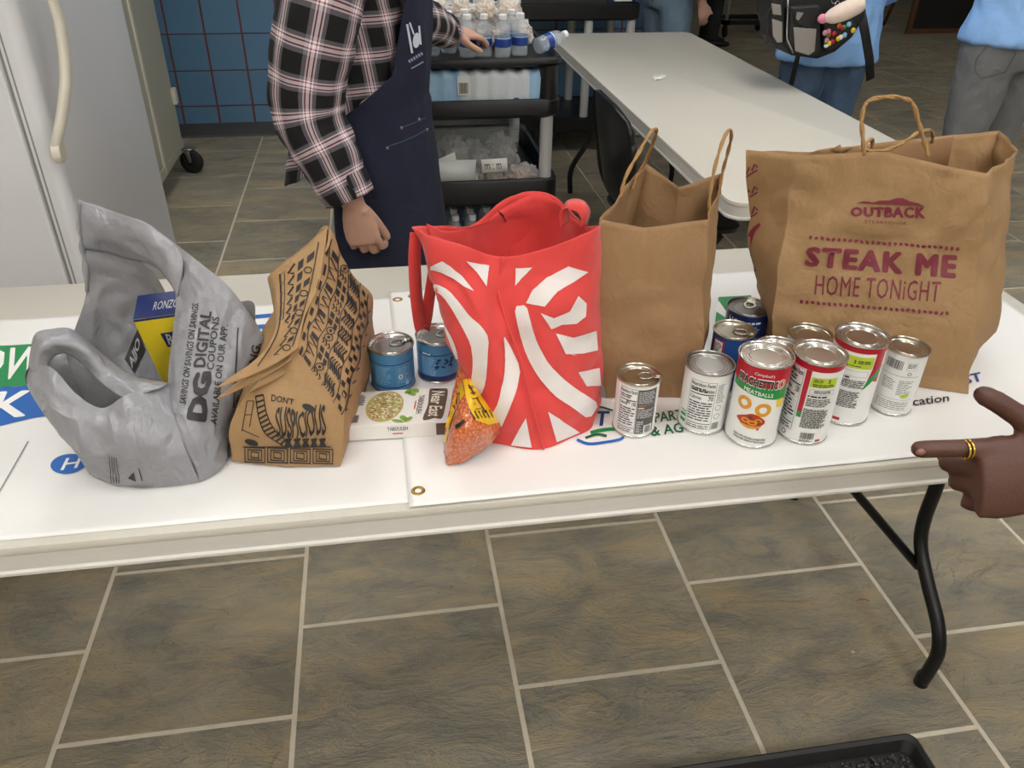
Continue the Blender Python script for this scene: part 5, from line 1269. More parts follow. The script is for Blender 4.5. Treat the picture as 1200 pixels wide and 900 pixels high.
# ================================================================ SECOND CART WITH STEEL APPLIANCE BY THE WALL
M('steel', '#8f9090', .35, .7, var=.08)
t = thing('utility_cart', 'black utility cart with silver posts by the blue wall', 'cart', (1.15, 4.88, 0))
P = rrect(.70, 1.475, 4.66, 5.16, .05, 5)
mk('shelf', slab(P, [(.01, .735), (.0, .745), (.0, .815), (.012, .82), (.02, .80)]), 'cart_black', t, auto=.6); mk('shelf', slab(P, [(.01, .14), (.0, .15), (.0, .21), (.012, .215)]), 'cart_black', t, auto=.6)
for x in (.78, 1.19, 1.43):
    for y in (4.70, 5.11): mk('post', lathe([(.024, .21), (.024, .74)], 18, (x, y, 0)), 'cart_grey', t, auto=.7)
for x in (.78, 1.40):
    for y in (4.72, 5.10): mk('wheel', xf(lathe([(.02, -.012), (.065, -.012), (.07, -.008), (.07, .008), (.065, .012), (.02, .012)], 20), T_(x, y, .0705) @ R_(PI/2, 'Y')), 'rubber', t, auto=.7)
t = thing('warming_tray', 'steel countertop food warmer standing on the black utility cart', 'food warmer', (1.02, 4.88, .82))
mk('housing', box(.74, 1.27, 4.70, 5.08, .835, .93), 'steel', t, smooth=False, bevel=.006); mk('base', box(.73, 1.28, 4.69, 5.09, .82, .838), 'dark_gap', t, smooth=False)
mk('knob', xf(lathe([(.012, 0), (.011, .012), (.0005, .013)], 14), T_(1.02, 4.70, .87) @ R_(PI/2, 'X')), 'zinc', t)
t = thing('napkin_box', 'small white box standing on the corner of the utility cart', 'box', (1.385, 4.78, .82))
mk('carton', box(1.335, 1.435, 4.73, 4.83, .8205, .88), 'paper_white', t, smooth=False, bevel=.004); mk('slot', box(1.375, 1.395, 4.7295, 4.732, .84, .86), 'print_grey', t, smooth=False)
# ================================================================ FAR END OF THE HALL
M('wood_brown', '#6d4a32', .5, var=.2); M('slate_black', '#1f1e1d', .7, var=.1)
p0, p1 = U(1062, 40, Z=0), U(1150, 38, Z=0)
t = thing('easel_board', 'dark chalkboard easel in a brown wooden frame at the far end', 'chalkboard', (p0.x+.35, p0.y, 0))
xa, xb, yy = p0.x, p0.x+.75, p0.y
mk('board', box(xa+.05, xb-.05, yy+.005, yy+.02, .05, 1.15), 'slate_black', t, smooth=False)
for bb in (box(xa, xa+.05, yy, yy+.03, .0, 1.2), box(xb-.05, xb, yy, yy+.03, 0, 1.2), box(xa+.05, xb-.05, yy, yy+.03, .0, .05), box(xa+.05, xb-.05, yy, yy+.03, 1.15, 1.2)): mk('frame_rail', bb, 'wood_brown', t, smooth=False)
for x in (xa+.03, xb-.03): mk('rear_leg', tube([(x, yy+.04, 1.15), (x, yy+.5, .01)], .016, 8), 'wood_brown', t)
sw = stroke2d(spline2d([(xa+.28, .50), (xa+.36, .46), (xa+.44, .50), (xa+.52, .46), (xa+.60, .51)], 20, False), .012); mk('chalk_mark', ([(x, yy+.003, z) for x, z, *_l in sw[0]], sw[1]), 'paper_white', t, smooth=False)
t = thing('wheeled_stand', 'black wheeled equipment stand with grey tubes far across the hall', 'stand', tuple(U(868, 40, Z=0)))
p = U(868, 40, Z=0); x, y = p.x, p.y
mk('base_frame', join(box(x-.28, x+.28, y-.2, y-.14, .12, .16), box(x-.28, x+.28, y+.14, y+.2, .12, .16), box(x-.28, x-.22, y-.2, y+.2, .12, .16), box(x+.22, x+.28, y-.2, y+.2, .12, .16)), 'cart_black', t, smooth=False)
for dx in (-.25, .25):
    for dy in (-.17, .17):
        mk('post', tube([(x+dx, y+dy, .15), (x+dx, y+dy, .85)], .018, 10), 'cart_grey', t)
        mk('wheel', xf(lathe([(.02, -.012), (.055, -.012), (.06, 0), (.055, .012), (.02, .012)], 18), T_(x+dx, y+dy, .0605) @ R_(PI/2, 'Y')), 'rubber', t)
mk('top_shelf', box(x-.3, x+.3, y-.22, y+.22, .82, .88), 'cart_black', t, smooth=False)
t = thing('metal_easel', 'thin silver easel legs standing near the chalkboard', 'easel', tuple(U(1044, 36, Z=0)))
p = U(1036, 34, Z=0); p.y += .9; p.x += .1
for dx, dy in ((0, 0), (.38, .02), (.2, .4)): mk('leg', tube([(p.x+dx, p.y+dy, .004), (p.x+.2, p.y+.15, 1.35)], .011, 8), 'cart_grey', t)
mk('ledge', box(p.x+.02, p.x+.38, p.y+.05, p.y+.09, .62, .65), 'cart_grey', t, smooth=False)
# ================================================================ PEOPLE
def V3(*a): return Vector(a)
def hand_parts(w, f, n, thumb, L=.18, curls=((.25, .35, .25),)*4, thumb_dir=(.8, .6, -.15), thumb_curl=.3, spread=.06):
    """palm, four unequal fingers and a thumb; f = towards the fingertips, n = back of the hand, thumb = direction of the thumb side"""
    f = f.normalized(); n = (n-f*n.dot(f)).normalized(); s = f.cross(n); s = s if s.dot(thumb) > 0 else -s
    k = L/.18; ps = []
    ps.append(tube([w-f*.03*k, w, w+f*.022*k, w+f*.05*k, w+f*.075*k, w+f*.092*k], [(.024*k, .019*k), (.026*k, .018*k), (.034*k, .017*k), (.040*k, .0155*k), (.041*k, .013*k), (.037*k, .010*k)], 16, ref=n))
    ln = (.072, .080, .074, .058)
    for i in range(4):
        off = (.030-.0198*i)*k; base = w+f*(.082-.003*abs(i-1))*k+s*off
        d = (f+s*(spread*(1.5-i)*.6)).normalized(); pts = [base-d*.02*k, base]; p = base
        r = (.0092, .0096, .0092, .0080)[i]*k; rs = [r*1.02, r*1.06]
        for seg, c in zip((.46, .31, .23), curls[i]):
            d = Matrix.Rotation(c, 3, (n.cross(f))) @ d if False else (d*math.cos(c)+(-(n-d*n.dot(d)).normalized())*math.sin(c)).normalized()
            p1 = p+d*ln[i]*seg*k; pts += [p.lerp(p1, .5), p1]; rs += [r*.95, r*.98 if seg > .3 else r*.62]; p = p1
        ps.append(tube(pts, rs, 10, ref=s))
    td = (f*thumb_dir[0]+s*thumb_dir[1]+n*thumb_dir[2]).normalized(); b = w+f*.018*k+s*.022*k
    p1 = b+td*.042*k; d2 = (td+f*thumb_curl).normalized(); p2 = p1+d2*.030*k; p3 = p2+(d2+f*thumb_curl*.5).normalized()*.024*k
    ps.append(tube([b-td*.012*k, b, b.lerp(p1, .5), p1, p1.lerp(p2, .5), p2, p2.lerp(p3, .6), p3], [.013*k, .0145*k, .0135*k, .0115*k, .0108*k, .0105*k, .0098*k, .0062*k], 12, ref=n))
    return ps
def head_parts(c, fwd, k=1.):
    """head with nose, ears, brow and lips around centre c, facing fwd"""
    up_ = V3(0, 0, 1); r = fwd.cross(up_).normalized(); ps = []
    P = [(-.115, .045, .05, .012), (-.095, .06, .066, .014), (-.06, .066, .080, .008), (-.02, .072, .092, .002), (.03, .075, .098, -.004), (.075, .068, .090, -.008), (.10, .048, .064, -.01), (.113, .018, .022, -.01)]
    V, Fs = [], []; n = 24
    for z, a, b, sh in P:
        for i in range(n):
            t_ = 2*PI*i/n; V.append(tuple(c+up_*z*k+r*(a*k*math.cos(t_))+fwd*(b*k*math.sin(t_)+sh*k)))
    for j in range(len(P)-1):
        for i in range(n): i2 = (i+1) % n; Fs.append((j*n+i, j*n+i2, (j+1)*n+i2, (j+1)*n+i))
    Fs += [tuple(reversed(range(n))), tuple((len(P)-1)*n+i for i in range(n))]; ps.append((V, Fs))
    ps.append(tube([c+fwd*.085*k+up_*.02*k, c+fwd*.10*k-up_*.005*k, c+fwd*.108*k-up_*.028*k, c+fwd*.09*k-up_*.035*k], [.009*k, .011*k, .014*k, .008*k], 10, ref=r))
    for s in (-1, 1):
        ps.append(tube([c+r*s*.07*k+up_*.025*k, c+r*s*.082*k+up_*.01*k-fwd*.008*k, c+r*s*.074*k-up_*.03*k], [.010*k, .014*k, .008*k], 10))
    ps.append(tube([c-r*.028*k+fwd*.082*k-up_*.062*k, c+fwd*.095*k-up_*.062*k, c+r*.028*k+fwd*.082*k-up_*.062*k], [.006*k, .010*k, .006*k], 8))
    ps.append(tube([c-r*.045*k+fwd*.076*k+up_*.028*k, c+fwd*.092*k+up_*.030*k, c+r*.045*k+fwd*.076*k+up_*.028*k], [.008*k, .009*k, .008*k], 8))
    return ps
def limb(pts, rads, n=18, m=14, ref=(0, 1, 0)):
    P = smoothpath(pts, n); R = []
    for i in range(n):
        x = i/(n-1)*(len(rads)-1); a = int(min(x, len(rads)-2)); R.append(rads[a]+(rads[a+1]-rads[a])*(x-a))
    return tube(P, R, m, ref=ref)
def loft_rings(rings, n=40):
    """(centre, half width x, half depth y, axis yaw) stacked; returns mesh + uv in metres"""
    V, Fs, uv = [], [], []
    acc = 0
    for j, (c, a, b, yaw) in enumerate(rings):
        if j: acc += (Vector(c)-Vector(rings[j-1][0])).length
        for i in range(n+1):
            t_ = 2*PI*i/n; e = 1.0
            x, y = a*math.cos(t_), b*math.sin(t_); cs, sn = math.cos(yaw), math.sin(yaw)
            V.append((c[0]+x*cs-y*sn, c[1]+x*sn+y*cs, c[2])); uv.append(((a+b)*.5*t_, acc))
    for j in range(len(rings)-1):
        for i in range(n): Fs.append((j*(n+1)+i, j*(n+1)+i+1, (j+1)*(n+1)+i+1, (j+1)*(n+1)+i))
    return (V, Fs), uv
def tube_uv(pts, rads, n=26, m=28, ref=(0, 1, 0)):
    P = smoothpath(pts, n); R = []
    for i in range(n):
        x = i/(n-1)*(len(rads)-1); a = int(min(x, len(rads)-2)); R.append(rads[a]+(rads[a+1]-rads[a])*(x-a))
    V, Fs = tube(P, R, m, ref=ref, caps=False); rm = sum(R)/len(R); acc = 0; uv = []
    for i in range(n):
        if i: acc += (P[i]-P[i-1]).length
        for k in range(m): uv.append((rm*2*PI*(k/m if k <= m/2 else 1-k/m), acc))
    return (V, Fs), uv
def skin(name, col, var=.1):
    s = NT(name); o = s.obj(); s.l(s.mix(s.noise(o, 35, 4), lin(col), tuple(x*(1-var*2) for x in lin(col)[:3])+(1,)), s.b.inputs['Base Color'])
    s.b.inputs['Roughness'].default_value = .5; s.b.inputs['Subsurface Weight'].default_value = .12; s.b.inputs['Subsurface Radius'].default_value = (.01, .004, .002)
    s.bump(s.noise(o, 240, 4), .25, .002); MATS[name] = s.m
skin('skin_light', '#c99f8c'); skin('skin_mid', '#b58469'); skin('skin_dark', '#573529')
def denim(name, a, b, w=.35):
    s = NT(name); o = s.obj(); g = s.noise(o, 5, 4); f = s.noise(o, 600, 2)
    c = s.mix(g, lin(a), lin(b)); c = s.mix(s.math('MULTIPLY', f, w), c, lin('#8a9aa8')); s.l(c, s.b.inputs['Base Color']); s.b.inputs['Roughness'].default_value = .85
    s.bump(s.math('ADD', s.noise(o, 12, 4, .6, 1.), s.math('MULTIPLY', f, .1)), .5, .015); MATS[name] = s.m
denim('denim_blue', '#2f4a6b', '#40608a'); denim('denim_grey', '#6a6b6d', '#7b7b7c', .15); denim('denim_teal', '#2a4256', '#37556b'); denim('denim_pale', '#5f7a92', '#7d96aa'); denim('cloth_dark', '#14161b', '#20232a', .05)
denim('shirt_blue', '#86b6f2', '#98c4fa', .05); denim('apron_navy', '#10152c', '#141a35', .02); denim('coat_brown', '#4a4038', '#5a4d42', .05)
M('hair_grey', '#8b857d', .6, var=.25, vscale=80); M('hair_brown', '#3c2b20', .55, var=.25, vscale=80); M('hair_black', '#161414', .5, var=.2); M('shoe_white', '#d8d8d6', .5); M('shoe_black', '#1b1b1c', .5); M('sole', '#3a3a3a', .7)
def plaid():
    s = NT('plaid'); uv = s.uv(); sp = s.n('SeparateXYZ'); s.l(uv, sp.inputs[0])
    st = [(0, '#141417'), (.40, '#141417'), (.401, '#77747a'), (.52, '#77747a'), (.521, '#cfc6ca'), (.56, '#cfc6ca'), (.561, '#6d1f38'), (.60, '#6d1f38'), (.601, '#efe6ea'), (.70, '#efe6ea'), (.701, '#6d1f38'), (.74, '#6d1f38'), (.741, '#cfc6ca'), (.78, '#cfc6ca'), (.781, '#77747a'), (.90, '#77747a'), (.901, '#141417')]
    # fewer stops per ramp: dark ground + light band with wine lines
    def warp(x):
        f = s.math('FRACT', s.math('DIVIDE', x, .078))
        return s.ramp(f, [(0, '#09090b'), (.40, '#77727a'), (.50, '#f2e6ea'), (.54, '#8a1a44'), (.58, '#f6ecf0'), (.67, '#8a1a44'), (.71, '#f2e6ea'), (.75, '#77727a'), (.86, '#09090b')], 'CONSTANT')
    c = s.mix(.5, warp(sp.outputs[0]), warp(sp.outputs[1]))
    fine = s.noise(s.obj(), 700, 2); c = s.mix(s.math('MULTIPLY', fine, .12), c, lin('#2a262a'))
    s.l(c, s.b.inputs['Base Color']); s.b.inputs['Roughness'].default_value = .9; s.b.inputs['Sheen Weight'].default_value = .0
    s.bump(s.noise(s.obj(), 14, 4, .6, .8), .5, .014); MATS['plaid'] = s.m
plaid()
def place(loc, rz):
    m = T_(*loc) @ R_(rz, 'Z'); return m
def person(label, loc, rz, skin_m, hair_m, H=1.70, arms=None, pants='denim_blue', shirt='shirt_blue', shoes='shoe_white', hands=None, feet=((.105, 0), (-.105, 0)), hem=.86, coat=False, voxel=.008, shirt_obj=True, wide=1.):
    """standing figure facing local +Y; arms/hands are given in world space so that hands meet what they touch"""
    k = H/1.70; Mx = place(loc, rz); Mi = Mx.inverted(); w_ = lambda p: Mx @ Vector(p)
    t = thing('person', label, 'person', loc)
    fw = (Mx.to_3x3() @ V3(0, 1, 0)).normalized(); parts = []
    S = [w_((s*.185*k, 0, 1.385*k)) for s in (1, -1)]
    if arms is None: arms = [None, None]
    A = []
    for i, s in enumerate((1, -1)):
        if arms[i] is None: A.append((S[i], w_((s*.255*k, -.01, 1.10*k)), w_((s*.27*k, .05, .86*k))))
        else: A.append((S[i], arms[i][0], arms[i][1]))
    for (a, b, c) in A: parts.append(limb([a, a.lerp(b, .5), b, b.lerp(c, .5), c], [.055*k, .048*k, .042*k, .037*k, .027*k]))
    for i, s in enumerate((1, -1)):
        wv = A[i][2]
        hd = (hands[i] if hands else None) or dict(f=(A[i][2]-A[i][1]).normalized(), n=(Mx.to_3x3() @ V3(s, -.1, 0)), thumb=fw)
        parts += hand_parts(wv, hd['f'], hd['n'], hd['thumb'], hd.get('L', .18*k), hd.get('curls', ((.35, .45, .3),)*4), hd.get('td', (.8, .6, -.15)), hd.get('tc', .3), hd.get('spread', .06))
    rings = [(.86, .165, .115), (.95, .175, .12), (1.05, .155, .108), (1.15, .158, .112), (1.27, .175, .12), (1.36, .165, .105), (1.42, .10, .075), (1.45, .06, .06), (1.52, .056, .058)]
    parts.append(tube([w_((0, 0, z*k)) for z, a, b in rings], [(b*k, a*k) for z, a, b in rings], 24, ref=Mx.to_3x3() @ V3(1, 0, 0)))
    hips = [w_((s*.09*k, 0, .90*k)) for s in (1, -1)]; ank = [w_((s_*1., fy, .085*k)) for (s_, fy) in feet]; kn = [h.lerp(a, .5)+fw*.02 for h, a in zip(hips, ank)]
    for h, q, a in zip(hips, kn, ank):
        parts.append(limb([h, h.lerp(q, .5), q, q.lerp(a, .45), a], [.092*k, .078*k, .056*k, .054*k, .038*k]))
        parts.append(tube([a-fw*.05-V3(0, 0, .035), a-V3(0, 0, .04), a+fw*.08-V3(0, 0, .055), a+fw*.16-V3(0, 0, .062)], [(.034, .04), (.038, .04), (.042, .026), (.03, .016)], 12, ref=(0, 0, 1)))
    hc = w_((0, .02, 1.61*k)); parts += head_parts(hc, fw, k)
    vf = remesh(join(*parts), voxel, 2 if voxel < .005 else 4); body = mk('body', vf, skin_m, t)
    for s in (-1, 1):
        r = fw.cross(V3(0, 0, 1)); mk('eye', lump(hc+fw*.086*k+r*s*.032*k+V3(0, 0, .008), .010, .010, .008, 1, 0, 12, 8), 'print_black', t)
    # hair
    hv = lump(hc+V3(0, 0, .025*k)-fw*.018*k, .086*k, .086*k, .105*k, 3., .12, 28, 18)
    mk('hair', ([p if (Vector(p)-hc).dot(fw) < .045 or p[2] > hc.z+.055*k else tuple(Vector(p)-fw*.05) for p in hv[0]], hv[1]), hair_m, t)
    # trousers
    tr = [tube([w_((0, 0, z*k)) for z in (.80, .86, .93, 1.0)], [(.115*k*wide, .155*k*wide), (.128*k*wide, .176*k*wide), (.13*k*wide, .18*k*wide), (.122*k, .168*k)], 28, ref=Mx.to_3x3() @ V3(1, 0, 0))]
    for h, q, a in zip(hips, kn, ank): tr.append(limb([h, h.lerp(q, .5), q, q.lerp(a, .5), a-V3(0, 0, .03)], [.108*k*wide, .092*k*wide, .074*k, .070*k, .068*k]))
    mk('trousers', wrinkled(remesh(join(*tr), .011, 8), .006, 16, loc[0], (1, 1, .8)), pants, t)
    for a in ank:
        sv = remesh(join(tube([a-fw*.075-V3(0, 0, .05), a-fw*.02-V3(0, 0, .045), a+fw*.07-V3(0, 0, .052), a+fw*.15-V3(0, 0, .058), a+fw*.19-V3(0, 0, .062)], [(.034, .030), (.042, .036), (.046, .030), (.042, .022), (.022, .014)], 16, ref=(0, 0, 1))), .008, 3)
        sh_ = mk('shoe', ([(p[0], p[1], max(p[2], .004)) for p in sv[0]], sv[1]), shoes, t)
    # shirt
    if shirt_obj:
        z0 = hem*1.0
        sh = [tube([w_((0, 0, z)) for z in (z0, z0+.05, 1.0*k, 1.12*k, 1.27*k, 1.37*k, 1.43*k)], [(.160*wide, .216*wide), (.156*wide, .210*wide), (.142, .19), (.138, .188), (.142, .205), (.122, .19), (.072, .10)], 30, ref=Mx.to_3x3() @ V3(1, 0, 0))]
        for (a, b, c) in A: sh.append(limb([a, a.lerp(b, .5), b, b.lerp(c, .6), c.lerp(b, .1)], [.082*k, .074*k, .068*k, .06*k, .05*k]))
        mk('coat' if coat else 'shirt', wrinkled(remesh(join(*sh), .011, 8), .008, 13, loc[1], (1, 1, .6)), shirt, t)
    return t, A, Mx
# ---- volunteer in plaid shirt and navy apron
PL = (-.035, 2.16, 0)
cuff = U(410, 232, Y=1.885); elb = U(360, 118, Y=1.93)
wr = U(415, 241, Y=1.885)
lh = U(527, 38, Y=2.79)
t, A, Mx = person('person in plaid shirt and navy apron reaching for the water bottles', PL, -PI/2, 'skin_light', 'hair_grey', 1.70,
    arms=[(elb, wr), (V3(.10, 2.50, 1.10), lh)], pants='denim_teal', shoes='shoe_black', voxel=.0036, shirt_obj=False, wide=.84,
    hands=[dict(f=V3(.18, .0, -1), n=V3(-.25, -1, .1), thumb=V3(1, .3, 0), curls=((.40, .95, .7), (.35, .9, .7), (.35, .9, .7), (.4, .95, .7)), td=(.9, .30, -.5), tc=.35, L=.195, spread=.12),
           dict(f=V3(.82, .45, -.12), n=V3(-.15, -.35, 1), thumb=V3(.45, -.9, -.1), curls=((.15, .45, .5), (.2, .5, .5), (.25, .55, .5), (.3, .6, .5)), td=(.75, .62, -.45), tc=.4, L=.18)])
def shirt_loft():
    rg = []
    for z, dx, a, b in ((.80, -.04, .140, .165), (.84, -.04, .145, .168), (.95, -.035, .145, .172), (1.05, -.025, .148, .180), (1.15, -.015, .150, .188), (1.27, -.01, .152, .205), (1.36, -.01, .135, .200), (1.42, -.005, .09, .12), (1.46, 0, .062, .066)):
        rg.append(((PL[0]+dx, PL[1], z), a, b, 0))
    (v, f), uv = loft_rings(rg, 48)
    # resample vertically for folds
    return (v, f), uv
def merge_uv(*items):
    V, Fs, UVs = [], [], []
    for (v, f), uv in items:
        n = len(V); V += list(v); Fs += [tuple(i+n for i in q) for q in f]; UVs += list(uv)
    return (V, Fs), UVs
sl1 = tube_uv([A[0][0]+V3(.0, .03, .0), A[0][0].lerp(elb, .5)+V3(-.01, -.015, 0), elb, elb.lerp(cuff, .55)+V3(-.008, 0, 0), cuff], [.098, .094, .086, .076, .058], 40, 36)
sl2 = tube_uv([A[1][0], A[1][0].lerp(A[1][1], .5), A[1][1], A[1][1].lerp(lh, .6), A[1][1].lerp(lh, .93)], [.095, .085, .074, .062, .050], 36, 30)
def dense(fn_rings):
    (v, f), uv = fn_rings
    bm = bmesh.new(); vs_ = [bm.verts.new(p) for p in v]; ul = bm.loops.layers.uv.new('u')
    for q in f:
        fc = bm.faces.new([vs_[i] for i in q])
        for lp, i in zip(fc.loops, q): lp[ul].uv = uv[i]
    return bm
(v1, f1), u1 = merge_uv(shirt_loft(), sl1, sl2)
o = mk('shirt', wrinkled((v1, f1), .010, 15, 3., (1, 1, .7)), 'plaid', t, uvs=u1)
ss = o.modifiers.new('sub', 'SUBSURF'); ss.levels = 1; ss.render_levels = 1
# cuffs
for (a, b, r) in ((elb, cuff, .056), (A[1][1], A[1][1].lerp(lh, .95), .047)):
    d = (b-a).normalized(); cuf, cu_uv = tube_uv([b-d*.055, b-d*.03, b], [r+.004, r+.005, r+.003], 6, 30)
    mk('cuff', cuf, 'plaid', t, uvs=cu_uv, solid=.004)
# apron: a sheet wrapped round the front, from the bib to the knees
def apron(u, v):
    # v 0 = hem, 1 = bib top ; u -1..1 round the front (towards +X)
    z = .42+v*.93; wrap = 1.95 if z < .92 else (1.95-(z-.92)/.12*.9 if z < 1.04 else 1.05-(z-1.04)/.31*.35)
    a = (u*2-1)*wrap
    rx, ry = (.185, .180) if z < .95 else (.178+.02*math.sin((z-.95)*6), .180+min(.02, (z-.95)*.3))
    flare = max(0, .9-z)*.10
    dx = .0
    return V3(PL[0]-.012+(rx+flare)*math.cos(a)+dx, PL[1]+(ry+flare)*math.sin(a), z)
vf, uv = ngrid(apron, 60, 60)
ap = mk('apron', wrinkled(vf, .007, 9, 5., (1, 1, .5)), 'apron_navy', t, solid=.003)
bv = bvh_of(ap)
M('apron_print', '#c9d3e2', .7)
prt = [poly2d(ell2d(487, 47, 4.2, 9, .1, 20)), stroke2d([(476, 28), (482, 62)], 2.6), stroke2d([(479, 26), (484, 40)], 2), stroke2d([(490, 30), (492, 52)], 2)]
print_on('apron_print', bv, join2(*prt), 'apron_print', t, .003, 5)
M('apron_print2', '#8f9ab5', .7)
print_on('apron_print', bv, join2(*[stroke2d([(478+2.8*i, 72-1.75*i), (479.8+2.8*i, 70.8-1.75*i)], 3.6) for i in range(6)], stroke2d([(481, 80), (495, 72)], 1.5)), 'apron_print2', t, .003, 5)
print_on('pocket_seam', bv, join2(stroke2d([(452, 172), (470, 166), (488, 158), (501, 150)], .9), stroke2d([(468, 150), (486, 143), (498, 138)], .9)), 'denim_teal', t, .003, 5)
for px, py in ((454, 174), (470, 150), (491, 140), (500, 152)):
    h_ = bv.ray_cast(EYE, ray(px, py).normalized())
    if h_[0]: mk('rivet', lump(h_[0]-ray(px, py).normalized()*.003, .0045, .0045, .0045, 1, 0, 10, 8), 'rivet', t)
# shirt tail behind
mk('shirt_tail', wrinkled(ngrid(patchfn([P3([(334, 218, 2.03), (340, 216, 2.0), (352, 212, 1.985), (358, 205, 1.98)]), P3([(337, 190, 2.03), (342, 188, 2.0), (353, 186, 1.985), (360, 180, 1.98)]), P3([(340, 160, 2.04), (346, 158, 2.01), (356, 156, 1.99), (364, 150, 1.98)])]), 14, 14)[0], .004, 20, 1.), 'plaid', t, solid=.003, uvs=[(i % 15*.004, i//15*.008) for i in range(225)])
# ---- pointing hand at the right end of the table: its owner stands just out of frame
tip, kn_, th = U(1067, 533, D=.86), U(1158, 524, D=.865), U(1147, 480, D=.88)
fdir = (tip-kn_).normalized(); sdir = V3(0, .45, .9); sdir = (sdir-fdir*sdir.dot(fdir)).normalized(); hk = .204/.18
wrist = kn_-fdir*.079*hk-sdir*.030*hk
pt, PA, PM = person('person at the table end pointing with a gold-ringed finger', (1.36, .42, 0), PI*.42, 'skin_dark', 'hair_black', 1.68,
    arms=[None, (V3(1.12, .52, 1.03), wrist)], pants='cloth_dark', shirt='coat_brown', shoes='shoe_black', voxel=.0042,
    hands=[None, dict(f=fdir, n=fdir.cross(sdir) if fdir.cross(sdir).y < 0 else -fdir.cross(sdir), thumb=sdir, L=.204, curls=((.03, .06, .04), (1.05, 1.25, .8), (1.2, 1.3, .8), (1.25, 1.3, .8)), td=(.62, .74, .0), tc=.40)])
M('gold', '#d8b45a', .2, 1.); M('nail', '#8a6155', .35, var=.03)
mk('fingernail', lump(kn_+fdir*.068*hk+sdir*.003+(fdir.cross(sdir) if fdir.cross(sdir).y < 0 else -fdir.cross(sdir))*.0044, .0055, .0032, .0038, 1, 0, 12, 8), 'nail', pt)
ring_c = kn_+fdir*.024; ax = (tip-kn_).normalized()
q_ = ax.to_track_quat('Z', 'Y').to_matrix().to_4x4()
for dz in (-.0022, .0022): mk('ring', xf(lathe([(.0102, -.0016), (.0112, 0), (.0102, .0016), (.0094, 0), (.0102, -.0016)], 26, caps=False), Matrix.Translation(ring_c+ax*dz) @ q_), 'gold', pt)
# ---- person with backpack
b2, A2, M2 = person('person in light blue shirt and jeans carrying a black and clear backpack', (1.885, 3.36, 0), -.05, 'skin_light', 'hair_brown', 1.66, pants='denim_blue', shirt='shirt_blue', hem=.775, wide=1.0,
    arms=[(V3(2.14, 3.40, 1.06), V3(2.02, 3.55, .98)), (V3(1.60, 3.42, 1.10), V3(1.68, 3.56, .98))])
M('pack_black', '#17181a', .55, var=.15, bump=.3, bscale=200); clear('pack_clear', '#b9b6b4', .55, .12); M('pack_grey', '#8f8b88', .4); M('plush', '#e3d0c4', .9, var=.1, bump=.6, bscale=90); M('plush_pink', '#d98aa0', .8); M('chrome', '#c0c0c0', .2, 1.)
t = thing('backpack', 'black backpack with clear pockets, keychains and a pale plush charm', 'backpack', tuple(U(958, 60, Y=3.12)))
def PK(px, py, Y): return U(px, py, Y=Y)
def slabpx(pts, Y0_, Y1_):
    a = [PK(x, y, Y0_) for x, y in pts]; d = V3(0, Y1_-Y0_, 0); n = len(a)
    return [tuple(p) for p in a]+[tuple(p+d) for p in a], [tuple(range(n))]+[tuple(range(2*n-1, n-1, -1))]+[(i, i+n, (i+1) % n+n, (i+1) % n) for i in range(n)]
mk('main_pocket', slabpx([(905, -60), (1012, -60), (1016, 20), (1000, 45), (980, 62), (960, 70), (930, 66), (915, 50), (906, 20)], 3.03, 3.20), 'pack_black', t, smooth=False, bevel=.02, seg=3)
fp = mk('front_pocket', slabpx([(926, 8), (962, 6), (963, 60), (950, 68), (932, 62), (924, 50)], 2.985, 3.03), 'pack_black', t, smooth=False, bevel=.012, seg=3)
mk('window', slabpx([(930, 32), (957, 34), (955, 60), (948, 65), (932, 60)], 2.979, 2.984), 'pack_grey', fp, smooth=False, bevel=.002)
mk('window', slabpx([(929, 10), (958, 8), (957, 26), (946, 34), (931, 26)], 2.979, 2.984), 'pack_black', fp, smooth=False, bevel=.002)
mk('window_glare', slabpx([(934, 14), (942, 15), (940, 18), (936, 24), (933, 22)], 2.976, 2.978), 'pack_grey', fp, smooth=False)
sp_ = mk('side_pocket', slabpx([(902, -10), (920, -8), (922, 52), (910, 54), (903, 44)], 3.0, 3.10), 'pack_black', t, smooth=False, bevel=.012, seg=3)
mk('window', slabpx([(905, 22), (917, 26), (917, 50), (911, 50), (906, 42)], 2.992, 2.998), 'pack_grey', sp_, smooth=False, bevel=.002); mk('window', slabpx([(904, 4), (915, 6), (916, 18), (906, 17)], 2.992, 2.998), 'pack_grey', sp_, smooth=False, bevel=.002)
mk('zip', tube([PK(924, -20, 3.0), PK(923, 10, 2.99), PK(922, 45, 2.99), PK(930, 62, 2.985)], .004, 8), 'chrome', t)
mk('net_pocket', slabpx([(966, 28), (998, 20), (1006, 34), (990, 52), (972, 62), (965, 58)], 2.995, 3.03), 'pack_black', t, smooth=False, bevel=.01)
rnd = random.Random(12)
cols = ['print_yellow', 'lab_green', 'plush_pink', 'lab_red', 'print_sky', 'ink_white', 'print_orange']
for k in range(18):
    x, y = 966+34*rnd.random(), 28+28*rnd.random()
    y = min(y, 54-(x-966)*.55)
    mk('button_pin', xf(lathe([(.009, 0), (.010, .002), (.006, .005), (.0005, .006)], 12), Matrix.Translation(PK(x, y, 2.993)) @ R_(PI/2, 'X')), cols[k % 7], t)
mk('strap', tube([PK(1008, 10, 3.05), PK(1014, 40, 3.06), PK(1019, 70, 3.08), PK(1020, 93, 3.10)], [(.018, .004)]*4, 10, ref=(0, 1, 0)), 'pack_black', t)
mk('strap', tube([PK(936, 62, 3.10), PK(931, 82, 3.2), PK(927, 100, 3.25)], [(.012, .004)]*3, 10, ref=(0, 1, 0)), 'pack_black', t)
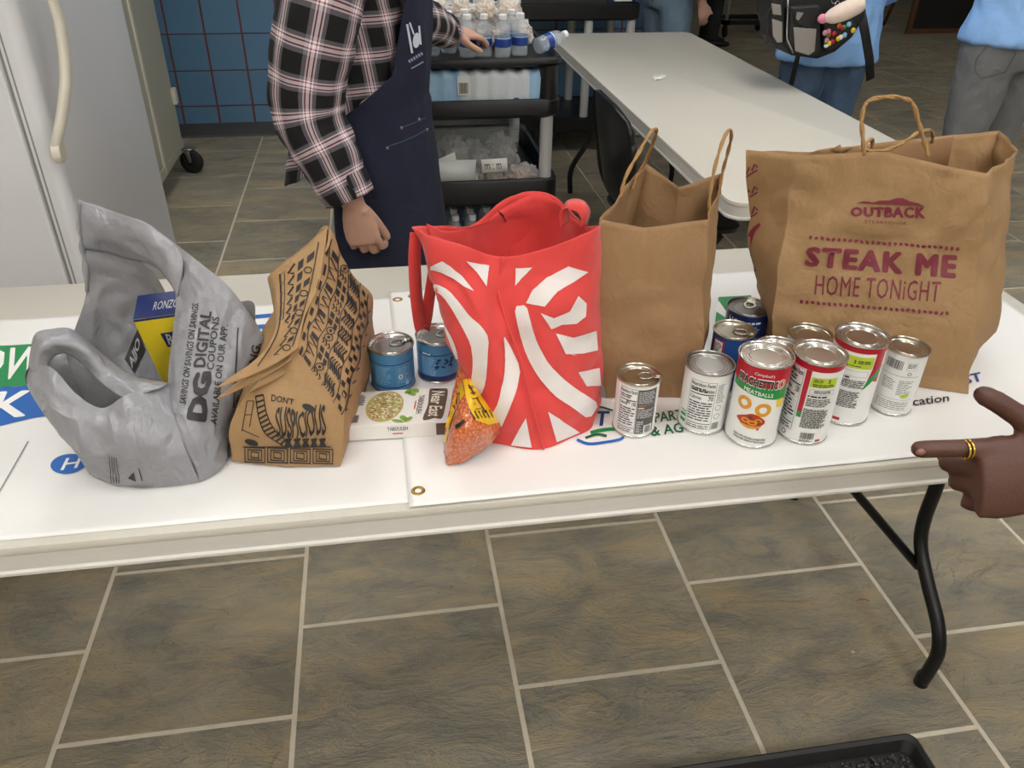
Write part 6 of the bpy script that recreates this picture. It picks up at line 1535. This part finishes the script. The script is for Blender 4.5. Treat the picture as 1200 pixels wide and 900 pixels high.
mk('cord', tube(smoothpath([PK(903, 8, 3.0), PK(898, 25, 3.0), PK(901, 40, 3.0), PK(897, 50, 3.0), PK(904, 46, 3.0)], 24), .003, 6), 'pack_black', t)
pc = PK(988, 14, 2.95)
t = thing('plush_charm', 'pale plush charm with pink end dangling from the backpack', 'plush charm', tuple(pc))
mk('plush_body', remesh(join(tube(smoothpath([PK(966, 22, 2.95), PK(978, 18, 2.94), PK(992, 12, 2.94), PK(1006, 6, 2.945), PK(1011, 4, 2.95)], 16), [.012, .018, .024, .027, .029, .031, .032, .033, .033, .032, .031, .030, .028, .025, .018, .008], 14)), .005, 3), 'plush', t)
mk('plush_tip', lump(PK(964, 22, 2.95), .018, .014, .016, 2., .15, 14, 10), 'plush_pink', t)
for k in range(3): mk('key_ring', xf(lathe([(.011, -.0012), (.0125, 0), (.011, .0012), (.0098, 0), (.011, -.0012)], 18, caps=False), Matrix.Translation(PK(978+3*k, 0+5*k, 2.945)) @ R_(PI/2, 'X') @ R_(.5*k, 'Y')), 'chrome', t)
# ---- person in grey jeans
g3, A3, M3 = person('person in light blue shirt and grey jeans standing with their back turned', (2.43, 2.98, 0), .12, 'skin_mid', 'hair_black', 1.74, pants='denim_grey', shirt='shirt_blue', hem=.905, wide=1.02, feet=((.13, .05), (-.11, -.05)),
    arms=[(V3(2.72, 3.06, 1.15), V3(2.66, 3.24, 1.02)), (V3(2.25, 3.08, 1.16), V3(2.41, 3.24, 1.08))])
trs = [c for c in g3.children if c.name.startswith('trousers')][0]
bv = bvh_of(trs)
pk = [(1144, 70), (1158, 52), (1182, 48), (1190, 62), (1178, 84), (1150, 92), (1143, 84)]
M('denim_grey_dark', '#595a5c', .85)
print_on('pocket_seam', bv, stroke2d(pk, 1.1, True), 'denim_grey_dark', g3, .003, 5)
# ---- people farther off
person('person in faded jeans standing beyond the end of the empty table', (1.70, 4.92, 0), -PI/2+.3, 'skin_light', 'hair_brown', 1.62, pants='denim_pale', shirt='cloth_dark', hem=.95, voxel=.012)
p5 = U(836, 55, Z=0)
person('person in long dark clothes far across the hall', (p5.x-.02, p5.y+.12, 0), -PI*.55, 'skin_mid', 'hair_black', 1.72, pants='cloth_dark', shirt='cloth_dark', hem=.45, coat=True, shoes='shoe_black', voxel=.012, wide=1.25)
